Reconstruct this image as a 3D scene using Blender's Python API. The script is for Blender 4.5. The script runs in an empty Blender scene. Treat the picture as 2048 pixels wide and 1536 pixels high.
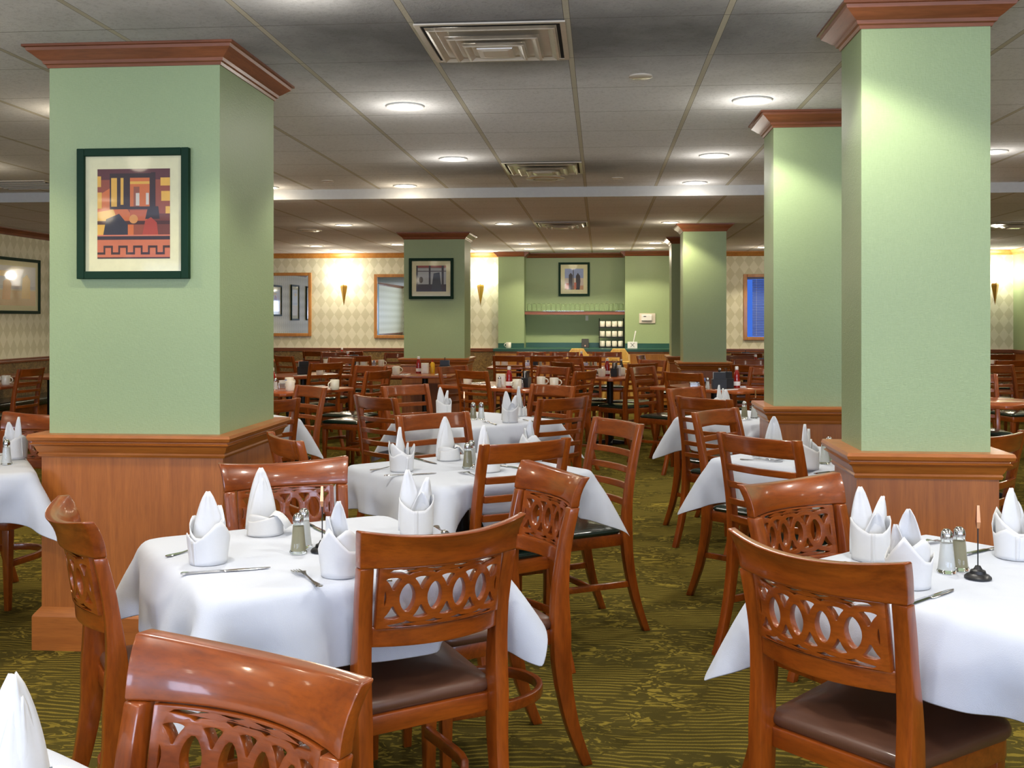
import bpy, bmesh, math, random
import numpy as np
from mathutils import Vector, Matrix
C = bpy.context.scene.collection
R = math.radians
PI = math.pi
# ---------------------------------------------------------------- camera, world, large lights, exposure
YAW = math.atan(176 / 2080)
cam_d = bpy.data.cameras.new('camera'); cam = bpy.data.objects.new('camera', cam_d); C.objects.link(cam)
cam.location = (0, 0, 1.38); cam.rotation_euler = (R(90), 0, YAW)
cam_d.sensor_width = 36; cam_d.lens = 36 * 2080 / 2048; cam_d.shift_y = -(768 - 638) / 2048
cam_d.clip_start = 0.05; cam_d.clip_end = 200
bpy.context.scene.camera = cam
vs = bpy.context.scene.view_settings
vs.view_transform = 'Standard'; vs.look = 'None'; vs.gamma = 1; vs.use_curve_mapping = False
vs.exposure = 0.22
w = bpy.data.worlds.new('dusk'); bpy.context.scene.world = w; w.use_nodes = True
w.node_tree.nodes['Background'].inputs[0].default_value = (.05, .15, .62, 1)
w.node_tree.nodes['Background'].inputs[1].default_value = 1.0
ZC, ZL, YS = 2.52, 2.44, 9.0            # ceiling, lower ceiling beyond the step at YS
XL, XR, YF, YB = -6.9, 6.3, -3.0, 16.5

def lamp(name, kind, loc, energy, color=(1, 1, 1), rot=(0, 0, 0), **kw):
    d = bpy.data.lights.new(name, kind); d.energy = energy; d.color = color
    for k, v in kw.items(): setattr(d, k, v)
    o = bpy.data.objects.new(name, d); o.location = loc; o.rotation_euler = rot; C.objects.link(o); return o
# daylight through the front windows (behind the camera)
for k, x in enumerate((-4.4, -1.5, 1.5, 4.4)):
    lamp('daylight', 'AREA', (x, YF - .12, 1.5), 100, (.66, .76, 1), (R(124), 0, 0), shape='RECTANGLE', size=1.9, size_y=1.3)
WARM = (1, .86, .66)
DL_HI = [(x, y) for x in (-4.7, -2.87, -1.04, .79, 2.66, 4.5) for y in (-1.2, .6, 2.1, 3.5, 5.5, 7.33, 8.78)]
DL_HI = [p for p in DL_HI if p not in ((4.5, 3.5), (-4.7, 3.5), (-1.04, 8.78), (-4.7, 8.78))] + [(-1.66, 8.78)]
DL_LO = [(x, y) for x in (-2.87, -1.06, .77, 3.2, 5.0) for y in (11.5, 14.58)] + [(-4.1, 14.8), (-4.04, 15.69), (-1.06, 15.65), (-.46, 15.65), (.14, 15.67), (.73, 15.64), (-5.2, 11.5), (2.4, 15.6)]

# ---------------------------------------------------------------- helpers
def link(o, parent=None):
    C.objects.link(o)
    if parent: o.parent = parent
    return o
def tag(o, label=None, cat=None, group=None, kind=None):
    if label: o['label'] = label
    if cat: o['category'] = cat
    if group: o['group'] = group
    if kind: o['kind'] = kind
    return o
def thing(name, label, cat, loc=(0, 0, 0), rz=0, group=None):
    o = bpy.data.objects.new(name, None); o.empty_display_size = .1; link(o)
    o.location = loc; o.rotation_euler = (0, 0, rz)
    return tag(o, label, cat, group)
def copy_tree(o, parent=None):
    c = o.copy(); C.objects.link(c)
    if parent: c.parent = parent
    for ch in list(o.children): copy_tree(ch, c)
    return c
def kids(o):
    r = []
    for ch in o.children: r += [ch] + kids(ch)
    return r
def drop(o):
    for x in kids(o) + [o]: bpy.data.objects.remove(x)

class MB:
    def __init__(s): s.bm = bmesh.new()
    def box(s, c, d, rz=0):
        m = Matrix.Translation(c) @ Matrix.Rotation(rz, 4, 'Z') @ Matrix.Diagonal((d[0], d[1], d[2], 1))
        bmesh.ops.create_cube(s.bm, size=1, matrix=m); return s
    def b2(s, a, b): return s.box([(a[i] + b[i]) / 2 for i in range(3)], [abs(b[i] - a[i]) for i in range(3)])
    def loft(s, rings, caps=True, close=True, loop=False):
        vr = [[s.bm.verts.new(p) for p in r] for r in rings]
        n = len(vr[0]); m = len(vr)
        for i in range(m if loop else m - 1):
            a, b = vr[i], vr[(i + 1) % m]
            for j in range(n if close else n - 1):
                k = (j + 1) % n
                try: s.bm.faces.new((a[j], a[k], b[k], b[j]))
                except ValueError: pass
        if caps and not loop:
            s.bm.faces.new(vr[0][::-1]); s.bm.faces.new(vr[-1])
        return s
    def lathe(s, prof, n=20, c=(0, 0, 0), flute=0):
        rings = []
        for r, z in prof:
            rings.append([(c[0] + r * (1 + flute * math.cos(6 * 2 * PI * i / n)) * math.cos(2 * PI * i / n), c[1] + r * (1 + flute * math.cos(6 * 2 * PI * i / n)) * math.sin(2 * PI * i / n), c[2] + z) for i in range(n)])
        return s.loft(rings)
    def tube(s, pts, r, n=8, loop=False):
        pts = [Vector(p) for p in pts]; rings = []; m = len(pts)
        for i, p in enumerate(pts):
            if loop: t = pts[(i + 1) % m] - pts[i - 1]
            else: t = pts[min(i + 1, m - 1)] - pts[max(i - 1, 0)]
            t.normalize(); up = Vector((0, 0, 1)) if abs(t.z) < .9 else Vector((1, 0, 0))
            a = t.cross(up).normalized(); b = a.cross(t)
            rr = r[i] if isinstance(r, list) else r
            rx, ry = rr if isinstance(rr, tuple) else (rr, rr)
            if n == 4: rings.append([p + a * rx * u + b * ry * v for u, v in ((-1, -1), (1, -1), (1, 1), (-1, 1))])
            else: rings.append([p + a * rx * math.cos(2 * PI * j / n) + b * ry * math.sin(2 * PI * j / n) for j in range(n)])
        return s.loft(rings, loop=loop)
    def ringprof(s, x0, x1, y0, y1, prof):
        """profile (offset, z) run round a rectangle with mitred corners"""
        return s.loft([[(x0 - o, y0 - o, z), (x1 + o, y0 - o, z), (x1 + o, y1 + o, z), (x0 - o, y1 + o, z)] for o, z in prof])
    def run(s, p0, p1, nrm, prof):
        """profile (offset, z) run along a wall from p0 to p1"""
        return s.loft([[(p[0] + nrm[0] * o, p[1] + nrm[1] * o, z) for o, z in prof] for p in (p0, p1)])
    def bevel(s, w=.002, seg=2, ang=35):
        bmesh.ops.recalc_face_normals(s.bm, faces=s.bm.faces[:])
        e = [e for e in s.bm.edges if len(e.link_faces) == 2 and e.calc_face_angle(0) > R(ang)]
        bmesh.ops.bevel(s.bm, geom=e, offset=w, segments=seg, affect='EDGES', profile=.5, clamp_overlap=True)
        return s
    def mesh(s, mat, smooth=None):
        bmesh.ops.recalc_face_normals(s.bm, faces=s.bm.faces[:])
        me = bpy.data.meshes.new('m'); s.bm.to_mesh(me); s.bm.free()
        for m in (mat if isinstance(mat, (list, tuple)) else [mat]): me.materials.append(m)
        if smooth is not None:
            me.shade_smooth() if smooth >= 180 else me.set_sharp_from_angle(angle=R(smooth))
            if smooth < 180:
                me.polygons.foreach_set('use_smooth', [True] * len(me.polygons)); me.set_sharp_from_angle(angle=R(smooth))
        return me
    def obj(s, name, mat, parent=None, smooth=None, loc=None):
        me = s.mesh(mat, smooth); me.name = name
        o = bpy.data.objects.new(name, me); link(o, parent)
        if loc: o.location = loc
        return o
def struct(o): o['kind'] = 'structure'; return o

# ---------------------------------------------------------------- materials
def srgb(r, g, b):
    f = lambda v: (v / 255 / 12.92) if v / 255 <= .04045 else ((v / 255 + .055) / 1.055) ** 2.4
    return (f(r), f(g), f(b), 1)
class NT:
    def __init__(s, name):
        s.m = bpy.data.materials.new(name); s.m.use_nodes = True; s.t = s.m.node_tree; s.b = s.t.nodes['Principled BSDF']
    def n(s, typ, ins=None, **kw):
        x = s.t.nodes.new(typ)
        for k, v in kw.items(): setattr(x, k, v)
        for k, v in (ins or {}).items():
            if isinstance(v, bpy.types.NodeSocket): s.t.links.new(v, x.inputs[k])
            else: x.inputs[k].default_value = v
        return x
    def math(s, op, a, b=0, c=None):
        d = {0: a, 1: b}
        if c is not None: d[2] = c
        return s.n('ShaderNodeMath', d, operation=op).outputs[0]
    def obj(s): return s.n('ShaderNodeTexCoord').outputs['Object']
    def pos(s): return s.n('ShaderNodeNewGeometry').outputs['Position']
    def map(s, v, sc): return s.n('ShaderNodeMapping', {'Vector': v, 'Scale': sc}).outputs[0]
    def noise(s, v, sc, det=3, rough=.5, dist=0): return s.n('ShaderNodeTexNoise', {'Vector': v, 'Scale': sc, 'Detail': det, 'Roughness': rough, 'Distortion': dist}).outputs[0]
    def ramp(s, f, *stops):
        r = s.n('ShaderNodeValToRGB', {0: f}); e = r.color_ramp.elements
        while len(e) < len(stops): e.new(.5)
        for i, (p, c) in enumerate(stops): e[i].position = p; e[i].color = c
        return r.outputs[0]
    def mix(s, f, a, b, mode='MIX'):
        return s.n('ShaderNodeMix', {0: f, 6: a, 7: b}, data_type='RGBA', blend_type=mode).outputs[2]
    def set(s, **kw):
        nm = dict(color='Base Color', rough='Roughness', metal='Metallic', coat='Coat Weight', coatr='Coat Roughness', trans='Transmission Weight', ior='IOR', emi='Emission Color', emis='Emission Strength', spec='Specular IOR Level', alpha='Alpha', sheen='Sheen Weight')
        for k, v in kw.items():
            i = s.b.inputs[nm[k]]
            if isinstance(v, bpy.types.NodeSocket): s.t.links.new(v, i)
            else: i.default_value = v
        return s
    def bump(s, h, st=.3, d=.002):
        s.t.links.new(s.n('ShaderNodeBump', {'Height': h, 'Strength': st, 'Distance': d}).outputs[0], s.b.inputs['Normal']); return s
    def sep(s, v):
        x = s.n('ShaderNodeSeparateXYZ', {0: v}); return x.outputs[0], x.outputs[1], x.outputs[2]
def plain(name, col, rough=.5, **kw):
    t = NT(name); v = t.noise(t.obj(), 40, 2)
    c2 = tuple(x * .88 for x in col[:3]) + (1,)
    t.set(color=t.mix(v, c2, col), rough=rough, **kw); return t.m
def wood(name, dark, light, scale, rough=.3, coat=.5, coatr=.08):
    t = NT(name); v = t.obj()
    g = t.noise(t.map(v, scale), 1, 5, .6, .6)
    f = t.noise(t.map(v, tuple(x * 7 for x in scale)), 1, 3, .6)
    col = t.ramp(g, (.3, dark), (.7, light))
    t.set(color=t.mix(t.math('MULTIPLY', t.ramp(f, (.45, (0, 0, 0, 1)), (.7, (1, 1, 1, 1))), .35), col, tuple(x * .6 for x in dark[:3]) + (1,)), rough=rough, coat=coat, coatr=coatr)
    return t.m
CD, CL = srgb(110, 46, 8), srgb(156, 76, 18)
M = {}
M['cherry_x'] = wood('cherry_wood_x', CD, CL, (3, 18, 22))
M['cherry_z'] = wood('cherry_wood_z', CD, CL, (22, 18, 3))
M['top'] = wood('table_wood', srgb(140, 66, 30), srgb(176, 92, 44), (3, 20, 10), .28, .4)
OD, OL = srgb(152, 84, 28), srgb(178, 104, 40)
M['oak_z'] = wood('oak_upright', OD, OL, (26, 26, 1.6), .4, .25, .2)
M['oak_x'] = wood('oak_level', OD, OL, (2, 2, 30), .38, .25, .2)
M['crown'] = wood('crown_wood', srgb(112, 62, 36), srgb(150, 88, 54), (2, 2, 34), .4, .2, .2)
M['gold_oak'] = wood('gold_oak', srgb(172, 112, 48), srgb(202, 142, 68), (10, 10, 1.5), .4, .2)
M['highchair'] = wood('pale_wood', srgb(232, 190, 96), srgb(246, 212, 126), (10, 10, 2), .45, .1)
t = NT('green_wallcovering'); v = t.pos()
n1 = t.noise(t.map(v, (60, 60, 380)), 1, 2); n2 = t.noise(t.map(v, (380, 380, 60)), 1, 2); n3 = t.noise(v, 1.2, 2)
gc = t.mix(n3, srgb(154, 172, 126), srgb(166, 184, 138))
t.set(color=t.mix(t.math('MULTIPLY', t.math('ADD', n1, n2), .35), gc, srgb(130, 152, 106)), rough=.42, spec=.5)
t.bump(t.math('ADD', t.math('ADD', n1, n2), t.math('MULTIPLY', t.noise(v, 90, 2), .8)), .5, .0012); M['green'] = t.m
def diamonds(name, axis):
    t = NT(name); x, y, z = t.sep(t.pos()); u = (x, y)[axis]
    p = t.math('DIVIDE', u, .145); q = t.math('DIVIDE', t.math('SUBTRACT', z, .93), .21)
    a = t.math('FLOOR', t.math('ADD', p, q)); b = t.math('FLOOR', t.math('SUBTRACT', p, q))
    ck = t.math('PINGPONG', t.math('ADD', a, b), 1)
    n = t.noise(t.pos(), 60, 2)
    c = t.mix(ck, srgb(232, 230, 204), srgb(212, 210, 178))
    t.set(color=t.mix(t.math('MULTIPLY', n, .25), c, srgb(222, 216, 180)), rough=.55); return t.m
M['paper_x'] = diamonds('diamond_wallpaper', 0); M['paper_y'] = diamonds('diamond_wallpaper_side', 1)
t = NT('marbled_dado'); v = t.pos(); a = t.noise(v, 7, 5, .6, 2.2)
t.set(color=t.ramp(a, (.35, srgb(92, 70, 38)), (.47, srgb(140, 112, 62)), (.53, srgb(96, 72, 40)), (.7, srgb(150, 124, 74))), rough=.5); M['dado'] = t.m
# carpet: wavy combed lines breaking into little ferns
t = NT('leaf_pattern_carpet'); v = t.pos(); x, y, z = t.sep(v)
d1 = t.noise(t.map(v, (1.6, 2.6, 1)), 1, 1, .4); d2 = t.noise(t.map(v, (5, 7, 1)), 1, 2, .5, .5)
ph = t.math('ADD', t.math('MULTIPLY', y, 215), t.math('ADD', t.math('MULTIPLY', d1, 34), t.math('MULTIPLY', d2, 12)))
l1 = t.math('SINE', ph)
mask = t.ramp(t.noise(t.map(v, (2.4, 3.6, 1)), 1, 1, .4, .4), (.46, (0, 0, 0, 1)), (.56, (1, 1, 1, 1)))
wv = t.n('ShaderNodeCombineXYZ', {0: t.math('ADD', t.math('MULTIPLY', x, 16), t.math('MULTIPLY', d2, 7)), 1: t.math('ADD', t.math('MULTIPLY', y, 34), t.math('MULTIPLY', d1, 9)), 2: 0.0}).outputs[0]
l2 = t.math('MULTIPLY', t.math('SUBTRACT', t.noise(wv, 1, 1, .4, 1.6), .52), 9)
ln = t.math('ADD', t.math('MULTIPLY', l1, t.math('SUBTRACT', 1, mask)), t.math('MULTIPLY', t.math('MULTIPLY', l2, mask), 1.3))
lv = t.math('ADD', ln, t.math('MULTIPLY', t.math('SUBTRACT', t.noise(v, 260, 2), .5), 1.6))
big = t.noise(v, .9, 2)
dark = t.mix(big, srgb(70, 58, 26), srgb(84, 78, 40)); lite = t.mix(t.noise(v, 3.5, 1), srgb(112, 98, 40), srgb(146, 128, 56))
t.set(color=t.mix(t.ramp(lv, (.2, (0, 0, 0, 1)), (1, (1, 1, 1, 1))), dark, lite), rough=.95, spec=0)
t.bump(t.noise(v, 420, 2), .5, .003); M['carpet'] = t.m
# ceiling tiles
t = NT('ceiling_tile'); v = t.pos(); x, y, z = t.sep(v)
def near(u, o, per, w):
    s_ = t.math('SUBTRACT', u, o); return t.math('LESS_THAN', t.math('ABSOLUTE', t.math('SUBTRACT', t.math('PINGPONG', t.math('ADD', s_, 60 * per), per / 2), 0)), w)
def gl(u, o, per, w):
    m = t.math('MODULO', t.math('ADD', t.math('SUBTRACT', u, o), 60 * per + per / 2), per)
    return t.math('LESS_THAN', t.math('ABSOLUTE', t.math('SUBTRACT', m, per / 2)), w)
gx = gl(x, -.125, .6, .011); gxe = gl(x, -.125, .6, .013); gy = gl(y, 3.95, .595, .0022)
fis = t.noise(v, 55, 5, .7); mott = t.noise(v, 2.5, 3)
base = t.mix(mott, srgb(218, 218, 219), srgb(230, 230, 232))
base = t.mix(t.ramp(fis, (.5, (0, 0, 0, 1)), (.75, (.35, .35, .35, 1))), base, srgb(120, 120, 120))
soot = None
for sx, sy, rad, k in ((-.425, 4.2, 1.3, .78), (-.425, 7.85, .95, .6), (-.6, 11.6, .9, .6)):
    dv = t.n('ShaderNodeVectorMath', {0: t.map(v, (.62, 1.5, 0)), 1: (sx * .62, sy * 1.5, 0)}, operation='DISTANCE').outputs['Value']
    q = t.math('MULTIPLY', t.ramp(t.math('ADD', t.math('DIVIDE', dv, rad), t.math('MULTIPLY', t.math('SUBTRACT', t.noise(v, 3, 3), .5), .5)), (.25, (1, 1, 1, 1)), (1, (0, 0, 0, 1))), k)
    soot = q if soot is None else t.math('MAXIMUM', soot, q)
base = t.mix(soot, base, srgb(58, 58, 58))
base = t.mix(gxe, base, srgb(110, 106, 98)); base = t.mix(gx, base, srgb(196, 190, 172)); base = t.mix(gy, base, srgb(110, 108, 102))
t.set(color=base, rough=.9, spec=.15)
t.bump(t.math('SUBTRACT', fis, t.math('MULTIPLY', t.math('MAXIMUM', gxe, gy), 3)), .6, .004); M['tile'] = t.m
t = NT('white_cloth'); v = t.obj()
cr = t.noise(v, 5, 3, .5, .6)
t.set(color=t.mix(cr, srgb(186, 192, 204), srgb(198, 203, 213)), rough=.8, spec=.2, sheen=.2)
t.bump(t.math('ADD', t.math('MULTIPLY', cr, 2), t.math('MULTIPLY', t.noise(v, 600, 1), .15)), .35, .01); M['cloth'] = t.m
t = NT('napkin_linen'); v = t.obj()
t.set(color=srgb(212, 213, 214), rough=.8, spec=.2); t.bump(t.noise(v, 26, 3), .3, .006); M['napkin'] = t.m
M['brown_vinyl'] = plain('brown_vinyl', srgb(92, 60, 44), .38, coat=.15)
M['green_vinyl'] = plain('dark_green_vinyl', srgb(20, 40, 34), .25, coat=.3)
M['black'] = plain('black_metal', srgb(18, 18, 19), .4)
M['blackp'] = plain('black_plastic', srgb(24, 24, 26), .35)
M['white'] = plain('white_paint', srgb(232, 232, 228), .4)
M['cream'] = plain('cream_ceramic', srgb(240, 236, 220), .18, coat=.4)
M['offwhite'] = plain('aged_white', srgb(206, 202, 186), .4)
M['steel'] = plain('stainless_steel', srgb(200, 200, 200), .18, metal=1)
M['brass'] = plain('brass', srgb(176, 140, 70), .3, metal=1)
M['copper'] = plain('copper_clip', srgb(205, 150, 110), .25, metal=1)
M['dkgreen'] = plain('dark_green_paint', srgb(14, 50, 32), .6, spec=.2)
M['counter'] = plain('green_laminate', srgb(34, 82, 66), .28)
M['mat'] = plain('picture_mat', srgb(226, 222, 178), .6, coat=.25, coatr=.05)
M['red'] = plain('ketchup_red', srgb(150, 20, 16), .15, coat=.5)
M['yellow'] = plain('mustard_yellow', srgb(226, 176, 30), .3)
M['blue'] = plain('blue_packet', srgb(70, 90, 160), .5)
M['sauce'] = plain('dark_sauce', srgb(30, 14, 10), .1, coat=.6)
M['salt'] = plain('salt', srgb(240, 240, 238), .9)
M['pepper'] = plain('pepper', srgb(170, 162, 134), .95)
M['paper'] = plain('paper_white', srgb(240, 240, 240), .7)
M['vent'] = plain('vent_enamel', srgb(214, 204, 186), .25, coat=.3)
M['dark'] = plain('dark_recess', srgb(12, 13, 18), .8)
M['blind'] = plain('blind_slat', srgb(120, 140, 200), .4)
M['teal'] = plain('teal_paint', srgb(70, 130, 130), .5)
t = NT('clear_glass'); t.set(color=(.96, 1, .99, 1), rough=.02, trans=1, ior=1.3); M['glass'] = t.m
t = NT('mirror_glass'); t.set(color=(.9, .93, .92, 1), rough=.01, metal=1); M['mirror'] = t.m
def emit(name, col, st):
    t = NT(name); t.set(color=col, emi=col, emis=st); return t.m
M['bulb'] = emit('lamp_lens', (1, .93, .82, 1), 14)
M['shade'] = emit('frosted_shade_lit', (1, .92, .78, 1), 9)

# ---------------------------------------------------------------- room shell
struct(MB().b2((XL - .1, YF - .1, -.1), (XR + .1, YB + .5, 0)).obj('floor', M['carpet']))
struct(MB().b2((XL - .1, YF - .1, ZC), (XR + .1, YS, ZC + .1)).obj('ceiling', M['tile']))
struct(MB().b2((XL - .1, YS, ZL), (XR + .1, YB + .6, ZL + .18)).obj('ceiling', M['tile']))
M['stepwhite'] = plain('step_white', srgb(200, 200, 198), .7)
struct(MB().b2((XL, YS - .012, ZL - .006), (XR, YS + .002, ZC)).obj('trim_1', M['stepwhite']))
RZ = .90
def wall(name, a, b, mu, ml):
    me = MB(); o = me.b2(a, b).obj(name, [mu]); struct(o); return o
def dado_wall(name, x0, x1, y0, y1, up, lo, z0=0, z1=ZC):
    b = MB(); b.b2((x0, y0, z0), (x1, y1, RZ)); n = len(b.bm.faces); b.bm.faces.ensure_lookup_table()
    for f in b.bm.faces: f.material_index = 1
    b.b2((x0, y0, RZ), (x1, y1, z1))
    return struct(b.obj(name, [up, lo]))
dado_wall('wall_left', XL - .1, XL, YF, YB + .1, M['paper_y'], M['dado'])
dado_wall('wall_right', XR, XR + .1, YF, YB + .1, M['green'], M['oak_z'])
# back wall: left part, window part, niche
dado_wall('wall_back', XL - .1, -1.60, YB, YB + .1, M['paper_x'], M['dado'], 0, ZL)
WX0, WX1, WZ0, WZ1 = 2.28, 3.15, 1.10, 2.03
b = MB()
b.b2((1.11, YB, 0), (XR + .1, YB + .1, RZ))
for f in b.bm.faces: f.material_index = 1
b.b2((1.11, YB, RZ), (WX0, YB + .1, ZL)).b2((WX1, YB, RZ), (XR + .1, YB + .1, ZL)).b2((WX0, YB, RZ), (WX1, YB + .1, WZ0)).b2((WX0, YB, WZ1), (WX1, YB + .1, ZL))
struct(b.obj('wall_back_right', [M['paper_x'], M['dado']]))
b = MB().b2((-1.60, YB - .16, 0), (-1.19, YB + .5, ZL)).b2((-1.19, YB + .25, 0), (.39, YB + .5, ZL)).b2((.39, YB - .16, 0), (1.11, YB + .5, ZL))
struct(b.obj('wall_niche', M['green']))
# front wall behind the camera with its windows
b = MB(); b.b2((XL, YF - .1, 0), (XR, YF, .85)).b2((XL, YF - .1, 2.15), (XR, YF, ZC))
xs = [XL, -5.35, -3.45, -2.45, -.55, .55, 2.45, 3.45, 5.35, XR]
for i in range(0, 10, 2): b.b2((xs[i], YF - .1, .85), (xs[i + 1], YF, 2.15))
struct(b.obj('wall_front', M['paper_x']))
for k in range(4):
    x0, x1 = xs[2 * k + 1], xs[2 * k + 2]; b = MB()
    for a, c_ in (((x0 - .05, .80), (x0, 2.2)), ((x1, .80), (x1 + .05, 2.2)), ((x0, .80), (x1, .85)), ((x0, 2.15), (x1, 2.2)), (((x0 + x1) / 2 - .02, .85), ((x0 + x1) / 2 + .02, 2.15))):
        b.b2((a[0], YF, a[1]), (c_[0], YF + .03, c_[1]))
    struct(b.obj('window_%d' % (k + 2), M['gold_oak']))
# crown and chair rail
CROWN = lambda z: [(0, z), (.075, z), (.075, z - .012), (.062, z - .025), (.045, z - .04), (.03, z - .052), (.022, z - .07), (.012, z - .075), (0, z - .078)]
RAIL = [(0, RZ - .04), (.012, RZ - .04), (.016, RZ - .02), (.014, RZ - .005), (.024, RZ + .0), (.024, RZ + .012), (0, RZ + .014)]
struct(MB().run((XL, YB), (-1.60, YB), (0, -1), CROWN(ZL)).obj('trim_2', M['gold_oak']))
struct(MB().run((1.11, YB), (XR, YB), (0, -1), CROWN(ZL)).obj('trim_3', M['gold_oak']))
b = MB().run((XL, YS), (XL, YB), (1, 0), CROWN(ZL)).run((XL, YF), (XL, YS - .012), (1, 0), CROWN(ZC)); struct(b.obj('trim_4', M['crown']))
b = MB().run((XR, YS), (XR, YB), (-1, 0), CROWN(ZL)).run((XR, YF), (XR, YS - .012), (-1, 0), CROWN(ZC)); struct(b.obj('trim_5', M['gold_oak']))
b = MB()
yn = YB - .16; yr = YB + .25
b.run((-1.60 - .0, yn), (-1.19, yn), (0, -1), CROWN(ZL)).run((.39, yn), (1.11, yn), (0, -1), CROWN(ZL)).run((-1.19, yr), (.39, yr), (0, -1), CROWN(ZL))
b.run((-1.60, yn), (-1.60, YB), (-1, 0), CROWN(ZL)).run((-1.19, yn), (-1.19, yr), (1, 0), CROWN(ZL)).run((.39, yn), (.39, yr), (-1, 0), CROWN(ZL)).run((1.11, yn), (1.11, YB), (1, 0), CROWN(ZL))
struct(b.obj('trim_6', M['crown']))
b = MB().run((XL, YB), (-1.60, YB), (0, -1), RAIL).run((1.11, YB), (XR, YB), (0, -1), RAIL).run((XL, YF), (XL, YB), (1, 0), RAIL).run((XR, YF), (XR, YB), (-1, 0), RAIL)
struct(b.obj('trim_7', M['crown']))
b = MB().b2((XL, YB - .012, 0), (-1.60, YB, .1)).b2((1.11, YB - .012, 0), (XR, YB, .1)); struct(b.obj('baseboard_back', M['oak_x']))
struct(MB().b2((XL, YF, 0), (XL + .012, YB - .012, .1)).obj('baseboard_left', M['oak_x']))
struct(MB().b2((XR - .012, YF, 0), (XR, YB - .012, .1)).obj('baseboard_right', M['oak_x']))
# window with blinds in the back wall
b = MB()
for a, c_ in (((WX0 - .05, WZ0 - .05), (WX0 + .01, WZ1 + .05)), ((WX1 - .01, WZ0 - .05), (WX1 + .05, WZ1 + .05)), ((WX0 + .01, WZ0 - .05), (WX1 - .01, WZ0)), ((WX0 + .01, WZ1), (WX1 - .01, WZ1 + .05))):
    b.b2((a[0], YB - .03, a[1]), (c_[0], YB - .001, c_[1]))
wf = struct(b.bevel(.006).obj('window_1', M['gold_oak']))
bl = thing('window_blind', 'blue-lit slatted blind hanging in the oak window of the back wall', 'blind', (0, 0, 0))
b = MB()
for i in range(34):
    z = WZ0 + .02 + i * .026
    b.loft([[(x, YB + .055 - .008, z - .0095), (x, YB + .055 + .008, z + .0095), (x, YB + .055 + .008, z + .0105), (x, YB + .055 - .008, z - .0085)] for x in (WX0 + .1, WX1 - .01)])
b.obj('slats', M['blind'], bl)
MB().b2((WX0 + .02, YB + .04, WZ1 - .03), (WX1 - .01, YB + .08, WZ1)).obj('headrail', M['blind'], bl)
b = MB()
for k in range(4): b.tube([(WX0 + .16 + k * .2, YB + .04, WZ0 + .02), (WX0 + .16 + k * .2, YB + .04, WZ1 - .02)], .0015, 4)
b.obj('cords', M['white'], bl)

# ---------------------------------------------------------------- columns
def column(x0, x1, y0, y1, zc, label, pieces=True):
    t_ = thing('column', label, 'column', ((x0 + x1) / 2, (y0 + y1) / 2, 0), 0, None)
    hx, hy = (x1 - x0) / 2, (y1 - y0) / 2
    MB().b2((-hx, -hy, RZ - .05), (hx, hy, zc)).obj('shaft', M['green'], t_)
    MB().b2((-hx - .022, -hy - .022, .17), (hx + .022, hy + .022, RZ - .08)).obj('wainscot_panel', M['oak_z'], t_)
    MB().ringprof(-hx, hx, -hy, hy, [(0, RZ - .095), (.03, RZ - .095), (.034, RZ - .085), (.03, RZ - .078), (.036, RZ - .07), (.044, RZ - .05), (.058, RZ - .04), (.05, RZ - .034), (.05, RZ - .03), (.062, RZ - .024), (.066, RZ - .012), (.062, RZ), (0, RZ)]).obj('cap_molding', M['oak_x'], t_, 25)
    MB().ringprof(-hx, hx, -hy, hy, [(0, 0), (.05, 0), (.05, .14), (.046, .148), (.024, .175), (0, .175)]).obj('plinth', M['oak_x'], t_, 25)
    MB().ringprof(-hx, hx, -hy, hy, [(0, zc - .085), (.006, zc - .085), (.01, zc - .074), (.018, zc - .07), (.022, zc - .058), (.034, zc - .05), (.05, zc - .036), (.066, zc - .024), (.07, zc - .012), (.08, zc - .01), (.08, zc - .0005), (0, zc - .0005)]).obj('crown_molding', M['crown'], t_, 25)
    return t_
column(-2.31, -1.573, 4.20, 4.915, ZC, 'wide green column at left front with a large framed picture')
column(.948, 1.402, 3.88, 4.19, ZC, 'nearest green column on the right, with oak wainscot')
column(.954, 1.41, 5.84, 6.17, ZC, 'second green column on the right, partly behind the nearest one')
column(.925, 1.40, 11.72, 12.15, ZL, 'third green column on the right, beyond the dining tables')
column(.925, 1.40, 13.62, 14.05, ZL, 'farthest green column on the right, mostly hidden behind another')
column(-2.40, -1.65, 12.62, 13.2, ZL, 'wide green column near the back wall holding a small framed picture')

# ---------------------------------------------------------------- ceiling fixtures
def mk_down():
    r = thing('downlight', 'x', 'ceiling light')
    MB().lathe([(.078, 0), (.10, 0), (.104, -.004), (.10, -.008), (.082, -.006), (.078, 0)], 28).obj('trim_ring', M['white'], r, 40)
    MB().lathe([(.079, -.0012), (.04, -.002), (.001, -.002), (.001, -.001), (.079, -.0006)], 28).obj('lens', M['bulb'], r, 40)
    return r
SEEN = {(-1.04, 5.5): 'lit recessed ceiling light left of centre, nearest on that side', (.79, 5.5): 'lit recessed ceiling light right of centre, nearest on that side',
        (-1.04, 7.33): 'second lit ceiling light from the front, left of the small square vent', (.79, 7.33): 'second lit ceiling light from the front, right of the small square vent',
        (-1.66, 8.78): 'lit ceiling light left of the vents just before the ceiling step', (.79, 8.78): 'lit ceiling light right of the vents just before the ceiling step',
        (-2.87, 8.78): 'lit ceiling light before the ceiling step, beside the wide left column', (2.66, 7.33): 'lit ceiling light at right edge behind the nearest right column'}
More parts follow.
